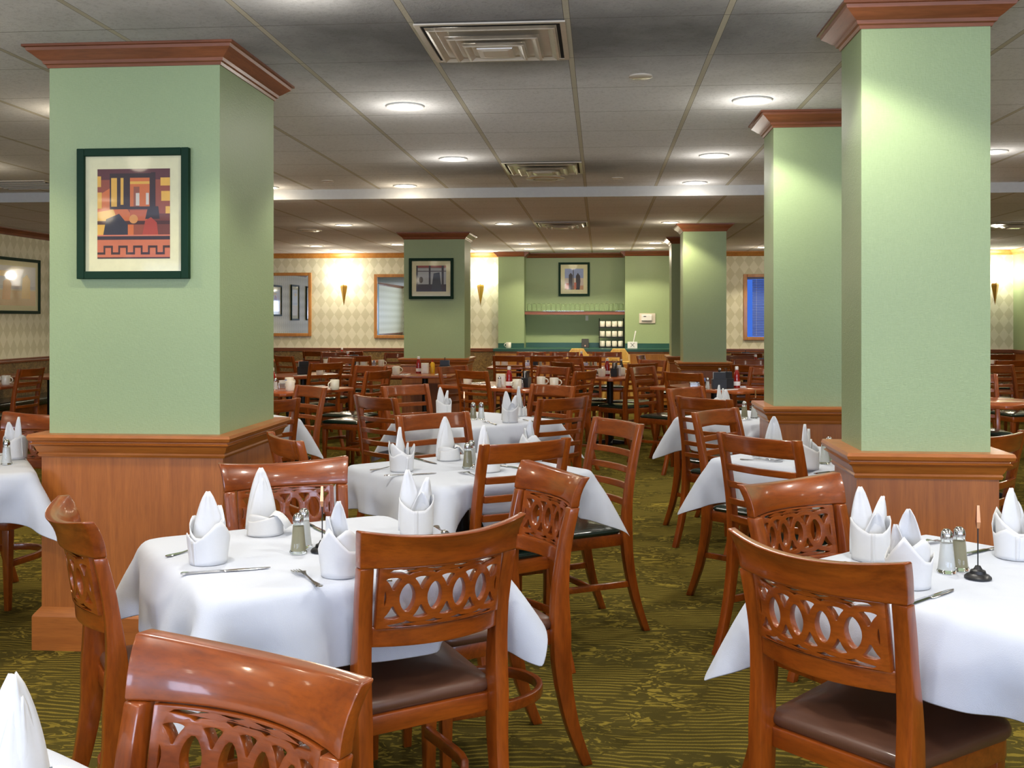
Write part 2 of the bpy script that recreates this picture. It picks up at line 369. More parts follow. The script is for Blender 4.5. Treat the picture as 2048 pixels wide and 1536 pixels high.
SEENL = {(-2.87, 11.5): 'lit ceiling light above and left of the far wide column', (-1.06, 11.5): 'lit ceiling light between the far wide column and the far vent', (.77, 11.5): 'lit ceiling light just before the third right column',
         (-1.06, 14.58): 'lit ceiling light before the niche, at its left', (.77, 14.58): 'lit ceiling light before the niche, at its right', (-2.87, 14.58): 'lit ceiling light touching the left side of the far wide column',
         (-4.1, 14.8): 'farther left ceiling light above the left wall sconce', (-4.04, 15.69): 'ceiling light closest to the left wall sconce',
         (-1.06, 15.65): 'first of four ceiling lights over the counter, from the left', (-.46, 15.65): 'second of four ceiling lights over the counter, from the left', (.14, 15.67): 'third of four ceiling lights over the counter, from the left', (.73, 15.64): 'rightmost of four ceiling lights over the counter'}
dn = mk_down()
for lst, z, seen in ((DL_HI, ZC, SEEN), (DL_LO, ZL, SEENL)):
    for (x, y) in lst:
        o = copy_tree(dn); o.location = (x, y, z - .0005); o['group'] = 'recessed ceiling downlights'
        o['label'] = seen.get((x, y), 'recessed round ceiling downlight outside the picture')
        cool = (1, .95, .86) if x > -1.4 and y < 9 else (1, .86, .64)
        lamp('ceiling_fill', 'POINT', (x, y, z - .15), 2.4, cool, shadow_soft_size=.07)  # added fill point below each fixture, only there to brighten the ceiling
        lamp('downlight_lamp', 'SPOT', (x, y, z - .03), 42 if z == ZC else 36, cool, spot_size=R(124), spot_blend=.3, shadow_soft_size=.06)
drop(dn)
def vent(x, y, z, s, label):
    r = thing('air_vent', label, 'ceiling vent', (x, y, z - .0035))
    h = s / 2
    b = MB()
    b.ringprof(-h + .02, h - .02, -h + .02, h - .02, [(.02, 0), (.02, -.006), (0, -.006), (-.002, -.003), (-.002, 0)]); b.obj('frame', M['vent'], r)
    MB().box((0, 0, -.002), (s - .04, s - .04, .002)).obj('backing', M['dark'], r)
    for k, (a, zz) in enumerate(((h * .86, -.005), (h * .62, -.022), (h * .42, -.034))):
        b = MB(); b.ringprof(0, 0, 0, 0, [(a, zz), (a + .006, zz - .002), (a - .035, zz + .004), (a - .07, zz + .008), (a - .075, zz + .004)])
        b.bm.faces.ensure_lookup_table(); fs = [f for f in b.bm.faces if abs(f.normal.z) > .999 and len(f.verts) == 4 and f.calc_area() > (2 * (a - .08)) ** 2 * .9]
        bmesh.ops.delete(b.bm, geom=fs, context='FACES_ONLY'); 
        b.loft([[(sx * q, sy * q, zq) for sx, sy in ((-1, -1), (1, -1), (1, 1), (-1, 1))] for q, zq in ((a, zz - .012), (a - .01, zz - .014), (a - .03, zz - .004))], caps=False)
        b.obj('louver', M['vent'], r)
    MB().loft([[(sx * q, sy * q, zq) for sx, sy in ((-1, -1), (1, -1), (1, 1), (-1, 1))] for q, zq in ((.075, -.03), (.072, -.046), (.05, -.05))]).obj('centre_cone', M['vent'], r)
    return r
vent(-.425, 4.25, ZC, .585, 'large square stepped air vent nearest in the sooty ceiling')
vent(-.425, 7.82, ZC, .585, 'middle square stepped air vent beside the round ceiling speaker')
vent(-.425, 11.6, ZL, .585, 'farthest square air vent in the lowered ceiling')
vent(4.6, 12.0, ZL, .585, 'square air vent in lowered ceiling at the right edge')
r = thing('air_return_grille', 'dark slotted return grille in the ceiling beside the wide left column', 'ceiling vent', (-4.85, 8.45, ZC))
MB().ringprof(-.28, .28, -.24, .24, [(.02, 0), (.02, -.008), (0, -.008), (0, 0)]).obj('frame', M['vent'], r)
MB().box((0, 0, -.0085), (.55, .47, .001)).obj('backing', M['dark'], r)
for k in range(6): MB().box((0, -.2 + k * .08, -.012), (.55, .012, .006)).obj('slat', M['vent'], r)
def disc(name, x, y, z, rad, label, cat, rings=False):
    r = thing(name, label, cat, (x, y, z))
    MB().lathe([(rad, 0), (rad, -.006), (rad * .9, -.009), (.001, -.009)] if not rings else [(rad, 0), (rad, -.006), (rad * .8, -.012), (rad * .62, -.010), (rad * .6, -.004), (.001, -.004)], 28).obj('cover', M['vent'], r, 40)
    if rings: MB().lathe([(rad * .55, -.004), (rad * .5, -.012), (.001, -.012)], 24).obj('grille', M['offwhite'], r, 40)
disc('ceiling_cover_plate', .19, 4.91, ZC, .055, 'small round blank plate between the nearest vent and right ceiling lights', 'ceiling plate')
disc('ceiling_cover_plate', .14, 8.44, ZC, .05, 'small round blank plate right of the ceiling speaker', 'ceiling plate')
disc('ceiling_cover_plate', -2.24, 8.42, ZC, .05, 'small round blank plate near the ceiling step at left', 'ceiling plate')
disc('ceiling_speaker', -.44, 8.42, ZC, .16, 'round off-white ceiling speaker behind the middle air vent', 'speaker', True)
disc('ceiling_speaker', -3.45, 12.14, ZL, .15, 'round ceiling speaker in the lowered ceiling at left', 'speaker', True)

# ---------------------------------------------------------------- wall sconces
def sconce(x, label):
    r = thing('wall_sconce', label, 'wall lamp', (x, YB, 0))
    def fan(z0, z1, w0, w1, d0, d1, n=10):
        rings = []
        for k in range(5):
            q = k / 4; z = z0 + (z1 - z0) * q; w_ = w0 + (w1 - w0) * q; d_ = d0 + (d1 - d0) * q
            rings.append([(w_ * math.cos(PI + PI * i / n), d_ * math.sin(PI + PI * i / n), z) for i in range(n + 1)])
        return rings
    MB().loft(fan(1.93, 2.20, .05, .13, .05, .12), caps=False, close=False).obj('glass_shade', M['shade'], r, 60)
    MB().loft([[(-.001, -.005, 1.60), (.001, -.005, 1.60), (0, -.006, 1.60)], [(-.055, -.004, 1.90), (.055, -.004, 1.90), (0, -.075, 1.90)], [(-.035, -.004, 1.96), (.035, -.004, 1.96), (0, -.05, 1.96)]]).obj('brass_wedge', M['brass'], r)
    lamp('sconce_lamp', 'POINT', (x, YB - .16, 2.10), 12, (1, .93, .8), shadow_soft_size=.07)
sconce(-4.12, 'lit wall sconce with brass wedge between the two mirrors')
sconce(-1.90, 'lit wall sconce between the far wide column and the niche')
sconce(6.03, 'lit wall sconce at the far right corner of the room')
# extra fittings around the room seen in the mirrors
def mirror(x0, x1, z0, z1, label):
    r = thing('wall_mirror', label, 'mirror', ((x0 + x1) / 2, YB - .001, 0)); h = (x1 - x0) / 2
    b = MB(); f = .05
    for a, c_ in (((-h, z0), (-h + f, z1)), ((h - f, z0), (h, z1)), ((-h + f, z0), (h - f, z0 + f)), ((-h + f, z1 - f), (h - f, z1))): b.b2((a[0], -.035, a[1]), (c_[0], 0, c_[1]))
    b.bevel(.006).obj('frame', M['gold_oak'], r)
    MB().b2((-h + f, -.012, z0 + f), (h - f, -.004, z1 - f)).obj('glass', M['mirror'], r)
mirror(-5.5, -4.65, 1.10, 2.13, 'oak framed mirror on the back wall beside the wide left column')
mirror(-3.62, -2.75, 1.07, 2.10, 'oak framed mirror on the back wall left of the far wide column')

# ---------------------------------------------------------------- pictures
def picture(loc, rz, w_, h_, fr, mt, blocks, bg, label, group=None):
    """picture plane is x-z, facing -y"""
    r = thing('framed_picture', label, 'picture', loc, rz, group)
    b = MB(); a, c = w_ / 2, h_ / 2
    for p, q in (((-a, -c), (-a + fr, c)), ((a - fr, -c), (a, c)), ((-a + fr, -c), (a - fr, -c + fr)), ((-a + fr, c - fr), (a - fr, c))): b.b2((p[0], -.028, p[1]), (q[0], 0, q[1]))
    b.bevel(.003).obj('frame', M['dkgreen'], r)
    MB().b2((-a + fr, -.012, -c + fr), (a - fr, -.002, c - fr)).obj('mat', M['mat'], r)
    pa, pc = a - fr - mt, c - fr - mt * (1.02)
    mats = []; b = MB()
    def col(c3):
        k = 'art_%d_%d_%d' % c3
        if k not in M: M[k] = plain(k, srgb(*c3), .5, coat=.6, coatr=.04)
        if M[k] not in mats: mats.append(M[k])
        return mats.index(M[k])
    def add(pts, c3, y):
        i = col(c3); vv = [b.bm.verts.new(((2 * u - 1) * pa, y, (1 - 2 * v) * pc)) for u, v in pts]; f = b.bm.faces.new(vv); f.material_index = i
    add([(0, 0), (1, 0), (1, 1), (0, 1)], bg, -.0123)
    for i, (kind, c3, *q) in enumerate(blocks):
        y = -.0124 - i * .00004
        if kind == 'r': x0, y0, x1, y1 = q; add([(x0, y0), (x1, y0), (x1, y1), (x0, y1)], c3, y)
        elif kind == 'p': add(q[0], c3, y)
        elif kind == 'e': cx, cy, rx, ry = q; add([(cx + rx * math.cos(2 * PI * k / 18), cy + ry * math.sin(2 * PI * k / 18)) for k in range(18)], c3, y)
    b.bm.normal_update()
    me = bpy.data.meshes.new('print'); b.bm.to_mesh(me); b.bm.free()
    for m in mats: me.materials.append(m)
    o = bpy.data.objects.new('print', me); link(o, r)
    return r
DK, OR_, YE, RD, BR = (44, 18, 20), (214, 110, 48), (232, 178, 70), (176, 56, 40), (110, 48, 36)
key = []
for k in range(5):
    x = .0 + k * .205
    key += [('r', (56, 24, 20), x, .93, x + .11, .955), ('r', (56, 24, 20), x + .085, .855, x + .11, .955), ('r', (56, 24, 20), x + .085, .855, min(x + .205, 1), .88)] + ([('r', (56, 24, 20), x + .19, .855, x + .215, .955)] if k < 4 else [])
big = [('r', (90, 36, 40), 0, 0, 1, .12), ('p', OR_, [(0, .3), (.2, .2), (.5, .55), (.5, .8), (0, .8)]), ('p', YE, [(0, .48), (.22, .45), (.3, .62), (.2, .75), (0, .78)]),
       ('r', DK, .17, .05, .74, .45), ('r', YE, .19, .1, .27, .42), ('r', YE, .32, .1, .36, .4), ('r', OR_, .45, .1, .72, .42), ('r', YE, .45, .14, .72, .17), ('r', (150, 80, 52), .5, .2, .58, .42),
       ('r', (216, 206, 190), .53, .27, .58, .41), ('r', (216, 206, 190), .67, .27, .71, .4), ('r', DK, .74, .04, .8, .5), ('r', YE, 0, .08, .05, .2), ('r', YE, 0, .26, .06, .44), ('r', YE, .87, .1, 1, .19), ('r', YE, .88, .25, 1, .36), ('r', YE, .94, .42, 1, .52),
       ('r', BR, .74, .5, 1, .74), ('r', (196, 94, 52), .45, .46, .7, .62), ('r', (70, 26, 24), 0, .58, 1, .62),
       ('p', (36, 34, 48), [(.08, .74), (.12, .56), (.3, .5), (.42, .62), (.42, .74)]), ('e', (220, 150, 80), .5, .56, .06, .05), ('p', (40, 24, 26), [(.66, .56), (.7, .42), (.84, .42), (.86, .56)]),
       ('p', (176, 60, 42), [(.62, .74), (.66, .58), (.74, .54), (.82, .6), (.84, .74)]), ('r', (214, 120, 90), 0, .735, 1, .75), ('r', (44, 26, 38), 0, .75, 1, .79), ('r', (200, 108, 70), 0, .79, 1, 1), ('r', (60, 24, 22), 0, .985, 1, 1)] + key
picture((-1.937, 4.199, 1.819), 0, .481, .544, .032, .052, big, (150, 70, 44), 'large green framed picture in warm orange tones on the wide left column')
land = [('r', (176, 180, 178), 0, .1, 1, .72), ('r', (150, 60, 52), 0, 0, 1, .08), ('r', (40, 26, 28), .42, 0, .48, .75), ('r', (40, 26, 28), 0, 0, .05, 1), ('r', (40, 26, 28), .85, 0, .92, .75), ('r', (60, 44, 46), 0, .2, 1, .23), ('r', (48, 34, 40), 0, .72, 1, 1), ('p', (48, 50, 56), [(.5, 1), (.58, .3), (.78, .26), (.86, 1)]), ('e', (70, 56, 40), .16, .55, .07, .12)]
picture((-2.06, 12.619, 1.875), 0, .55, .50, .035, .055, land, (120, 116, 112), 'small dark green framed picture of a window on the far wide column')
two = [('r', (150, 164, 206), 0, 0, 1, .45), ('r', (206, 190, 176), 0, .45, 1, .8), ('r', (196, 150, 110), 0, .8, 1, 1), ('r', (50, 40, 44), .44, 0, .48, 1), ('p', (52, 42, 44), [(.2, 1), (.22, .3), (.32, .2), (.42, .3), (.42, 1)]), ('p', (52, 38, 40), [(.6, 1), (.6, .35), (.7, .2), (.82, .34), (.84, .6), (.8, 1)]), ('r', (200, 110, 80), .05, .7, .22, .95), ('r', (200, 110, 80), .5, .66, .62, .95)]
picture((-.415, YB + .249, 2.02), 0, .50, .54, .035, .065, two, (200, 196, 190), 'green framed picture inside the niche above the glass shelf')
beach = [('r', (206, 206, 214), 0, 0, 1, .5), ('r', (190, 190, 200), 0, .5, 1, .58), ('r', (224, 196, 150), 0, .62, 1, 1), ('e', (232, 190, 90), .42, .2, .22, .07), ('p', (186, 122, 70), [(.18, .85), (.2, .35), (.28, .25), (.34, .4), (.36, .85)]), ('p', (226, 170, 110), [(.4, .85), (.42, .4), (.5, .3), (.56, .45), (.54, .85)]), ('p', (236, 200, 130), [(.74, .82), (.76, .3), (.84, .2), (.9, .35), (.9, .82)])]
picture((XL + .001, 11.6, 1.773), R(90), 1.38, .66, .035, .06, beach, (214, 206, 190), 'wide green framed beach picture on left wallpapered wall')
picture((XL + .001, 13.15, 1.773), R(90), 1.2, .66, .035, .06, beach[:3], (214, 206, 190), 'framed picture on left wall peeking out beside the wide left column')
for y in (9.9, 8.7, 7.4): picture((XL + .001, y, 1.75), R(90), .6, .8, .035, .07, beach[:4], (214, 206, 190), 'tall framed picture on the left wall, seen only in the mirror', 'pictures on the left wall seen in the mirror')
struct(MB().b2((XL, 1.0, 0), (XL + .03, 6.2, ZC)).obj('trim_8', M['teal']))

# ---------------------------------------------------------------- counter in the niche
ct = thing('service_counter', 'long wood counter with dark green top below the niche', 'counter', (0, 0, 0))
cy = YB - .66
MB().b2((-1.60, cy, .08), (1.11, YB - .161, .885)).obj('cabinet', M['gold_oak'], ct)
b = MB()
for k in range(6): b.b2((-1.58 + k * .45, cy - .014, .14), (-1.58 + k * .45 + .43, cy, .85))
b.bevel(.004).obj('door_panels', M['gold_oak'], ct)
MB().b2((-1.60, cy + .02, 0), (1.11, YB - .161, .08)).obj('toe_kick', M['black'], ct)
MB().b2((-1.63, cy - .03, .885), (1.13, YB - .162, .925)).b2((-1.189, YB - .165, .885), (.389, YB + .248, .925)).obj('countertop', M['counter'], ct)
b = MB().b2((-1.60, YB - .185, .925), (-1.19, YB - .162, 1.0)).b2((.39, YB - .185, .925), (1.11, YB - .162, 1.0)).b2((-1.189, YB + .225, .925), (.389, YB + .248, 1.0))
b.obj('backsplash', M['counter'], ct)
CT = .926
sh = thing('glass_shelf', 'glass shelf on a wood rail across the niche', 'shelf', (0, 0, 0))
MB().b2((-1.188, YB - .05, 1.50), (.388, YB + .249, 1.512)).obj('shelf_pane', M['glass'], sh)
MB().b2((-1.188, YB - .04, 1.45), (.388, YB - .01, 1.4995)).obj('wood_rail', M['crown'], sh)
ORD = ['first', 'second', 'third', 'fourth', 'fifth', 'sixth', 'seventh', 'eighth', 'ninth', 'tenth', 'eleventh', 'twelfth', 'thirteenth', 'fourteenth', 'fifteenth', 'sixteenth', 'seventeenth', 'eighteenth', 'nineteenth', 'twentieth']
gl0 = MB().lathe([(.038, 0), (.034, .10), (.030, .115), (.001, .118), (.001, .112), (.028, .108), (.034, .004)], 16).obj('drinking_glass', M['glass'], None, 50)
for i in range(20):
    o = gl0 if i == 0 else gl0.copy()
    if i: C.objects.link(o)
    o.location = (-1.12 + i * .0765, YB + .02, 1.5125)
    tag(o, 'upturned clear glass on the niche shelf, %s from the left' % ORD[i], 'glass', 'upturned glasses on the niche shelf')
# mug
def mk_mug():
    r = thing('coffee_mug', 'x', 'mug')
    MB().lathe([(.001, .006), (.036, .006), (.037, .088), (.040, .09), (.041, .088), (.040, .02), (.036, .002), (.034, 0), (.001, 0)][::-1], 20).obj('cup', M['cream'], r, 50)
    b = MB(); b.tube([(.038 + .03 * math.sin(a), 0, .047 + .026 * math.cos(a)) for a in [PI * k / 8 for k in range(9)]], (.0055), 8); b.obj('handle', M['cream'], r, 60)
    return r
mug0 = mk_mug()
def mug(x, y, z, rz, label, group):
    o = copy_tree(mug0); o.location = (x, y, z); o.rotation_euler[2] = rz; tag(o, label, 'mug', group); return o
mug(-1.42, YB - .35, CT, PI, 'cream mug standing alone at the left end of the green counter', 'mugs on the service counter')
rk = thing('mug_rack', 'black three-tier wire rack of mugs on the counter', 'rack', (.18, YB + .02, CT))
b = MB()
for sx in (-1, 1):
    b.tube([(sx * .19, .09, 0), (sx * .19, .09, .46)], .006, 6); b.tube([(sx * .19, -.09, 0), (sx * .19, -.09, .3), (sx * .19, .09, .46)], .006, 6)
b.obj('uprights', M['black'], rk)
for k in range(3): MB().box((0, 0, .012 + k * .155), (.40, .18, .012)).obj('tray', M['black'], rk)
for k in range(3):
    for i in range(4): mug(.18 - .142 + i * .095, YB - .012, CT + .0185 + k * .155, PI * .5 + .2 * i, 'cream mug on the %s tier of the black rack, %s from the left' % (('bottom', 'middle', 'top')[k], ORD[i]), 'mugs on the black rack')
r = thing('cutlery_box', 'white counter box with a fork and knife emblem', 'box', (.50, YB - .30, CT))
MB().box((0, 0, .05), (.15, .05, .10)).bevel(.003).obj('box_body', M['paper'], r)
b = MB()
for s in (-1, 1): b.loft([[(s * -.03 - .004, -.0265, .02), (s * -.03 + .004, -.0265, .02), (s * -.03 + .004, -.0255, .02), (s * -.03 - .004, -.0255, .02)], [(s * .03 - .004, -.0265, .085), (s * .03 + .004, -.0265, .085), (s * .03 + .004, -.0255, .085), (s * .03 - .004, -.0255, .085)]])
b.obj('emblem', M['blackp'], r)
b = MB().loft([[(.01, 0, .1), (.02, 0, .1), (.02, .002, .1), (.01, .002, .1)], [(.04, 0, .27), (.06, 0, .27), (.06, .002, .27), (.04, .002, .27)]]); b.obj('paper_strip', M['paper'], r)
r = thing('tablet_stand', 'small black stand on the green counter left of the rack', 'stand', (-.235, YB + .05, CT))
MB().loft([[(-.06, -.04, 0), (.06, -.04, 0), (.06, .05, 0), (-.06, .05, 0)], [(-.055, .01, .14), (.055, .01, .14), (.055, .04, .14), (-.055, .04, .14)]]).bevel(.003).obj('stand_body', M['blackp'], r)
MB().box((0, -.034, .03), (.02, .004, .02)).obj('button', M['copper'], r)
r = thing('thermostat', 'cream thermostat under a guard on the green pilaster', 'thermostat', (.735, YB - .161, 1.39))
MB().box((0, -.006, 0), (.25, .012, .155)).bevel(.004).obj('wall_plate', M['vent'], r)
MB().box((-.01, -.02, .01), (.16, .03, .09)).bevel(.006).obj('thermostat_body', M['white'], r)
MB().box((-.04, -.036, .03), (.04, .003, .012)).obj('display', M['dark'], r)
r = thing('light_switch', 'white switch plate on the niche wall below the shelf', 'switch', (-.21, YB + .249, 1.395))
MB().box((0, -.003, 0), (.045, .006, .08)).bevel(.002).obj('plate', M['white'], r); MB().box((0, -.008, 0), (.01, .008, .02)).obj('toggle', M['white'], r)
def highchair(x, y, rz, label):
    r = thing('high_chair', label, 'high chair', (x, y, .004), rz, 'pale wooden high chairs')
    for sx in (-1, 1):
        for sy in (-1, 1): MB().tube([(sx * .24, sy * .22, 0), (sx * .16, sy * .13, .55), (sx * .15, sy * .12 - .02 * (sy < 0), .72 if sy > 0 else .80)], (.014, .018), 4).obj('leg', M['highchair'], r)
    MB().box((0, .01, .50), (.30, .26, .02)).bevel(.004).obj('seat', M['highchair'], r)
    MB().loft([[(x_, -.155, z_) for x_, z_ in ((-.16, .66), (.16, .66), (.16, .78), (.09, .88), (-.09, .88), (-.16, .78))], [(x_, -.135, z_) for x_, z_ in ((-.16, .66), (.16, .66), (.16, .78), (.09, .88), (-.09, .88), (-.16, .78))]]).bevel(.004).obj('backrest', M['highchair'], r)
    MB().box((0, .17, .70), (.34, .1, .018)).bevel(.004).obj('tray_bar', M['highchair'], r)
    MB().box((0, -.19, .3), (.38, .018, .03)).obj('rung', M['highchair'], r); r.scale = (1, 1, 1.06)
highchair(-.32, 15.5, R(186), 'pale wooden high chair against the counter, left one')
highchair(.27, 15.5, R(176), 'pale wooden high chair against the counter, right one')

def nest(root, pairs):
    for ch, pa in pairs:
        p = [o for o in root.children if o.name.split('.')[0] == pa]
        for c in [o for o in root.children if o.name.split('.')[0] == ch]:
            if p: c.parent = p[0]
for o in list(C.objects):
    k = o.name.split('.')[0]
    if k == 'thermostat': nest(o, [('display', 'thermostat_body')])
    elif k == 'framed_picture': nest(o, [('print', 'mat')])
    elif k == 'cutlery_box': nest(o, [('emblem', 'box_body')])
# ---------------------------------------------------------------- chairs
def post(pts, x0f, wx, dyf):
    """vertical post: pts (y,z); x centre f(z); widths"""
    rings = []
    for y, z in pts:
        xc = x0f(z); d = dyf(z) / 2; w2 = (wx(z) if callable(wx) else wx) / 2
        rings.append([(xc - w2, y - d, z), (xc + w2, y - d, z), (xc + w2, y + d, z), (xc - w2, y + d, z)])
    return MB().loft(rings)
def interp(tab):
    def f(z):
        for (z0, v0), (z1, v1) in zip(tab, tab[1:]):
            if z <= z1: return v0 + (v1 - v0) * (z - z0) / (z1 - z0)
        return tab[-1][1]
    return f
def smoothpts(tab, n=18):
    """tab (y,z) -> Catmull-Rom resample"""
    out = []
    for i in range(len(tab) - 1):
        p0 = tab[max(i - 1, 0)]; p1 = tab[i]; p2 = tab[i + 1]; p3 = tab[min(i + 2, len(tab) - 1)]
        for k in range(4):
            t_ = k / 4
            out.append(tuple(.5 * ((2 * p1[j]) + (p2[j] - p0[j]) * t_ + (2 * p0[j] - 5 * p1[j] + 4 * p2[j] - p3[j]) * t_ ** 2 + (3 * p1[j] - p0[j] - 3 * p2[j] + p3[j]) * t_ ** 3) for j in range(2)))
    out.append(tab[-1]); return out
def rail(hx, z0, z1, th, yc, bow, n=14, lean=0, endrise=0, flare=0):
    rings = []
    for i in range(n + 1):
        s = -1 + 2 * i / n; x = s * hx; y = yc - bow * (1 - s * s); r_ = endrise * s * s
        zs = [z0 + (z1 - z0) * k / 5 for k in range(6)]
        def P_(z, side):
            q = (z - z0) / (z1 - z0); yy = y - lean * q - flare * q ** 2.2
            return (x * (1 + .06 * q ** 1.8 * (flare > 0)), yy + side * th / 2, z + r_ * q)
        rings.append([P_(z, -1) for z in zs] + [P_(z, 1) for z in zs[::-1]])
    return MB().loft(rings)
def outline(front, rear, yf, yb, rf, rb, bulge=0, n=7):
    """rounded trapezoid outline in xy, ccw"""
    pts = []
    def corner(cx, cy, r_, a0):
        for k in range(n): a = a0 + PI / 2 * k / (n - 1); pts.append((cx + r_ * math.cos(a), cy + r_ * math.sin(a)))
    corner(rear - rb, yb + rb, rb, -PI / 2); corner(front - rf, yf - rf, rf, 0)
    if bulge:
        for k in range(1, 6): x = (front - rf) * (1 - k / 3); pts.append((x, yf + bulge * (1 - (x / (front - rf)) ** 2)))
    corner(-front + rf, yf - rf, rf, PI / 2); corner(-rear + rb, yb + rb, rb, PI)
    # fix rear corner order: starts bottom right
    return pts
def cushion(ol, z0, z1, dome):
    cx = sum(p[0] for p in ol) / len(ol); cyy = sum(p[1] for p in ol) / len(ol); rings = []
    for s, z in ((.97, z0), (1.0, z0 + .008), (1.005, (z0 + z1) / 2), (.985, z1 - .006), (.94, z1), (.8, z1 + dome * .5), (.55, z1 + dome * .85), (.25, z1 + dome), (.02, z1 + dome)):
        rings.append([(cx + (x - cx) * s, cyy + (y - cyy) * s, z) for x, y in ol])
    return MB().loft(rings)
def slab(ol, z0, z1, s=1): return MB().loft([[(x * s, y * s, z) for x, y in ol] for z in (z0, z1)])
def splat_mesh():
    p, a, bb, tk = .0655, .0588, .0572, .0064; H = .0725; W = .163
    def inside(k, x, y, t_): # inside ellipse k shrunk by t_
        return ((x - k * p) / (a - t_)) ** 2 + (y / (bb - t_)) ** 2 < 1
    def ray(cx, cy, pred, n=30):
        out = []
        for i in range(n):
            th = 2 * PI * i / n; r_ = 0
            while r_ < .1 and pred(cx + (r_ + .0006) * math.cos(th), cy + (r_ + .0006) * math.sin(th)) and abs(cx + r_ * math.cos(th)) < W - .012: r_ += .0006
            out.append((cx + r_ * math.cos(th), cy + r_ * math.sin(th)))
        # soften
        return [((out[i - 1][0] + 5 * out[i][0] + out[(i + 1) % n][0]) / 7, (out[i - 1][1] + 5 * out[i][1] + out[(i + 1) % n][1]) / 7) for i in range(n)]
    holes = []
    for k in range(-3, 3):
        cx = (k + .5) * p
        if abs(cx) < W - .02: holes.append(ray(cx, 0, lambda x, y: inside(k, x, y, tk) and inside(k + 1, x, y, tk)))
        for s in (-1, 1):
            if abs(cx) < W - .02: holes.append(ray(cx, s * (H - .0155 + .006), lambda x, y: not inside(k, x, y, -tk * .8) and not inside(k + 1, x, y, -tk * .8) and abs(y) < H - .002))
    for s in (-1, 1): holes.append(ray(s * (2.5 * p - .016), 0, lambda x, y: inside(s * 3, x, y, tk) and inside(s * 2, x, y, tk) and abs(x) < W - .009))
    for k in range(-2, 3):
        for s in (-1, 1): holes.append(ray(k * p, s * (bb - .0145), lambda x, y: inside(k, x, y, tk) and not inside(k - 1, x, y, -tk) and not inside(k + 1, x, y, -tk)))
    cu = bpy.data.curves.new('splat', 'CURVE'); cu.dimensions = '2D'; cu.fill_mode = 'BOTH'; cu.extrude = .0085; cu.bevel_depth = .0012; cu.bevel_resolution = 1
    def spl(pts):
        s = cu.splines.new('POLY'); s.points.add(len(pts) - 1)
        for q, (x, y) in zip(s.points, pts): q.co = (x, y, 0, 1)
        s.use_cyclic_u = True
    spl([(-W, -H), (W, -H), (W, H), (-W, H)])
    for h in holes:
        ar = sum(h[i - 1][0] * h[i][1] - h[i][0] * h[i - 1][1] for i in range(len(h))) / 2
        if abs(ar) > .00006: spl(h)
    o = bpy.data.objects.new('tmp', cu); C.objects.link(o)
    dg = bpy.context.evaluated_depsgraph_get(); me = bpy.data.meshes.new_from_object(o.evaluated_get(dg))
    bpy.data.objects.remove(o); bpy.data.curves.remove(cu)
    bm = bmesh.new(); bm.from_mesh(me)
    for k in range(-7, 8):
        bmesh.ops.bisect_plane(bm, geom=bm.verts[:] + bm.edges[:] + bm.faces[:], plane_co=(k * .0215, 0, 0), plane_no=(1, 0, 0))
    bmesh.ops.remove_doubles(bm, verts=bm.verts[:], dist=.00005)
    for v in bm.verts:
        x, z, y = v.co.x, v.co.y, v.co.z
        s = x / .19; q = (z + H) / (2 * H)
        v.co = Vector((x, -.222 - .047 * (1 - s * s) - .022 * q + y, .7275 + z))
    me.clear_geometry(); bmesh.ops.recalc_face_normals(bm, faces=bm.faces[:]); bm.to_mesh(me); bm.free()
    me.polygons.foreach_set('use_smooth', [True] * len(me.polygons)); me.set_sharp_from_angle(angle=R(30))
    me.materials.clear(); me.materials.append(M['cherry_x']); return me
def make_deco():
    r = thing('lattice_back_chair', 'x', 'chair')
    seat_ol = outline(.222, .185, .215, -.19, .07, .03, .03)
    slab(outline(.212, .178, .205, -.195, .06, .02, .03), .385, .432).bevel(.004).obj('seat_frame', M['cherry_x'], r, 40)
    cushion(seat_ol, .4325, .468, .016).obj('seat', M['brown_vinyl'], r, 40)
    pts = smoothpts([(-.30, 0), (-.245, .14), (-.212, .30), (-.205, .44), (-.205, .56), (-.222, .70), (-.245, .803)])
    xf = interp([(0, .178), (.44, .186), (.66, .186), (.803, .193)]); df = interp([(0, .034), (.42, .062), (.5, .055), (.65, .036), (.803, .032)])
    for s in (-1, 1): post(pts, lambda z: s * xf(z), interp([(0, .03), (.44, .038), (.803, .036)]), df).bevel(.004).obj('leg', M['cherry_z'], r, 40)
    for s in (-1, 1): MB().loft([[(s * .178 + dx * w_, .165 + dy * w_, z) for dx, dy in ((-1, -1), (1, -1), (1, 1), (-1, 1))] for z, w_ in ((0, .013), (.2, .017), (.385, .02))]).bevel(.004).obj('leg', M['cherry_z'], r, 40)
    rail(.2105, .803, .877, .030, -.243, .056, 20, .006, .020, .026).bevel(.005, 3, 40).obj('crest_rail', M['cherry_x'], r, 40)
    me = splat_mesh(); me.name = 'splat'; link(bpy.data.objects.new('splat', me), r)
    rail(.172, .608, .656, .024, -.213, .046, 14, .004).bevel(.003).obj('lower_rail', M['cherry_x'], r, 40)
    hp = [(.165, .15, .215)] + [(.165 * math.cos(a), -.02 + .19 * math.sin(a), .215) for a in [-PI * k / 14 for k in range(15)]] + [(-.165, .15, .215)]
    MB().tube(hp, (.010, .016), 4).bevel(.003).obj('hoop_stretcher', M['cherry_x'], r, 50)
    return r
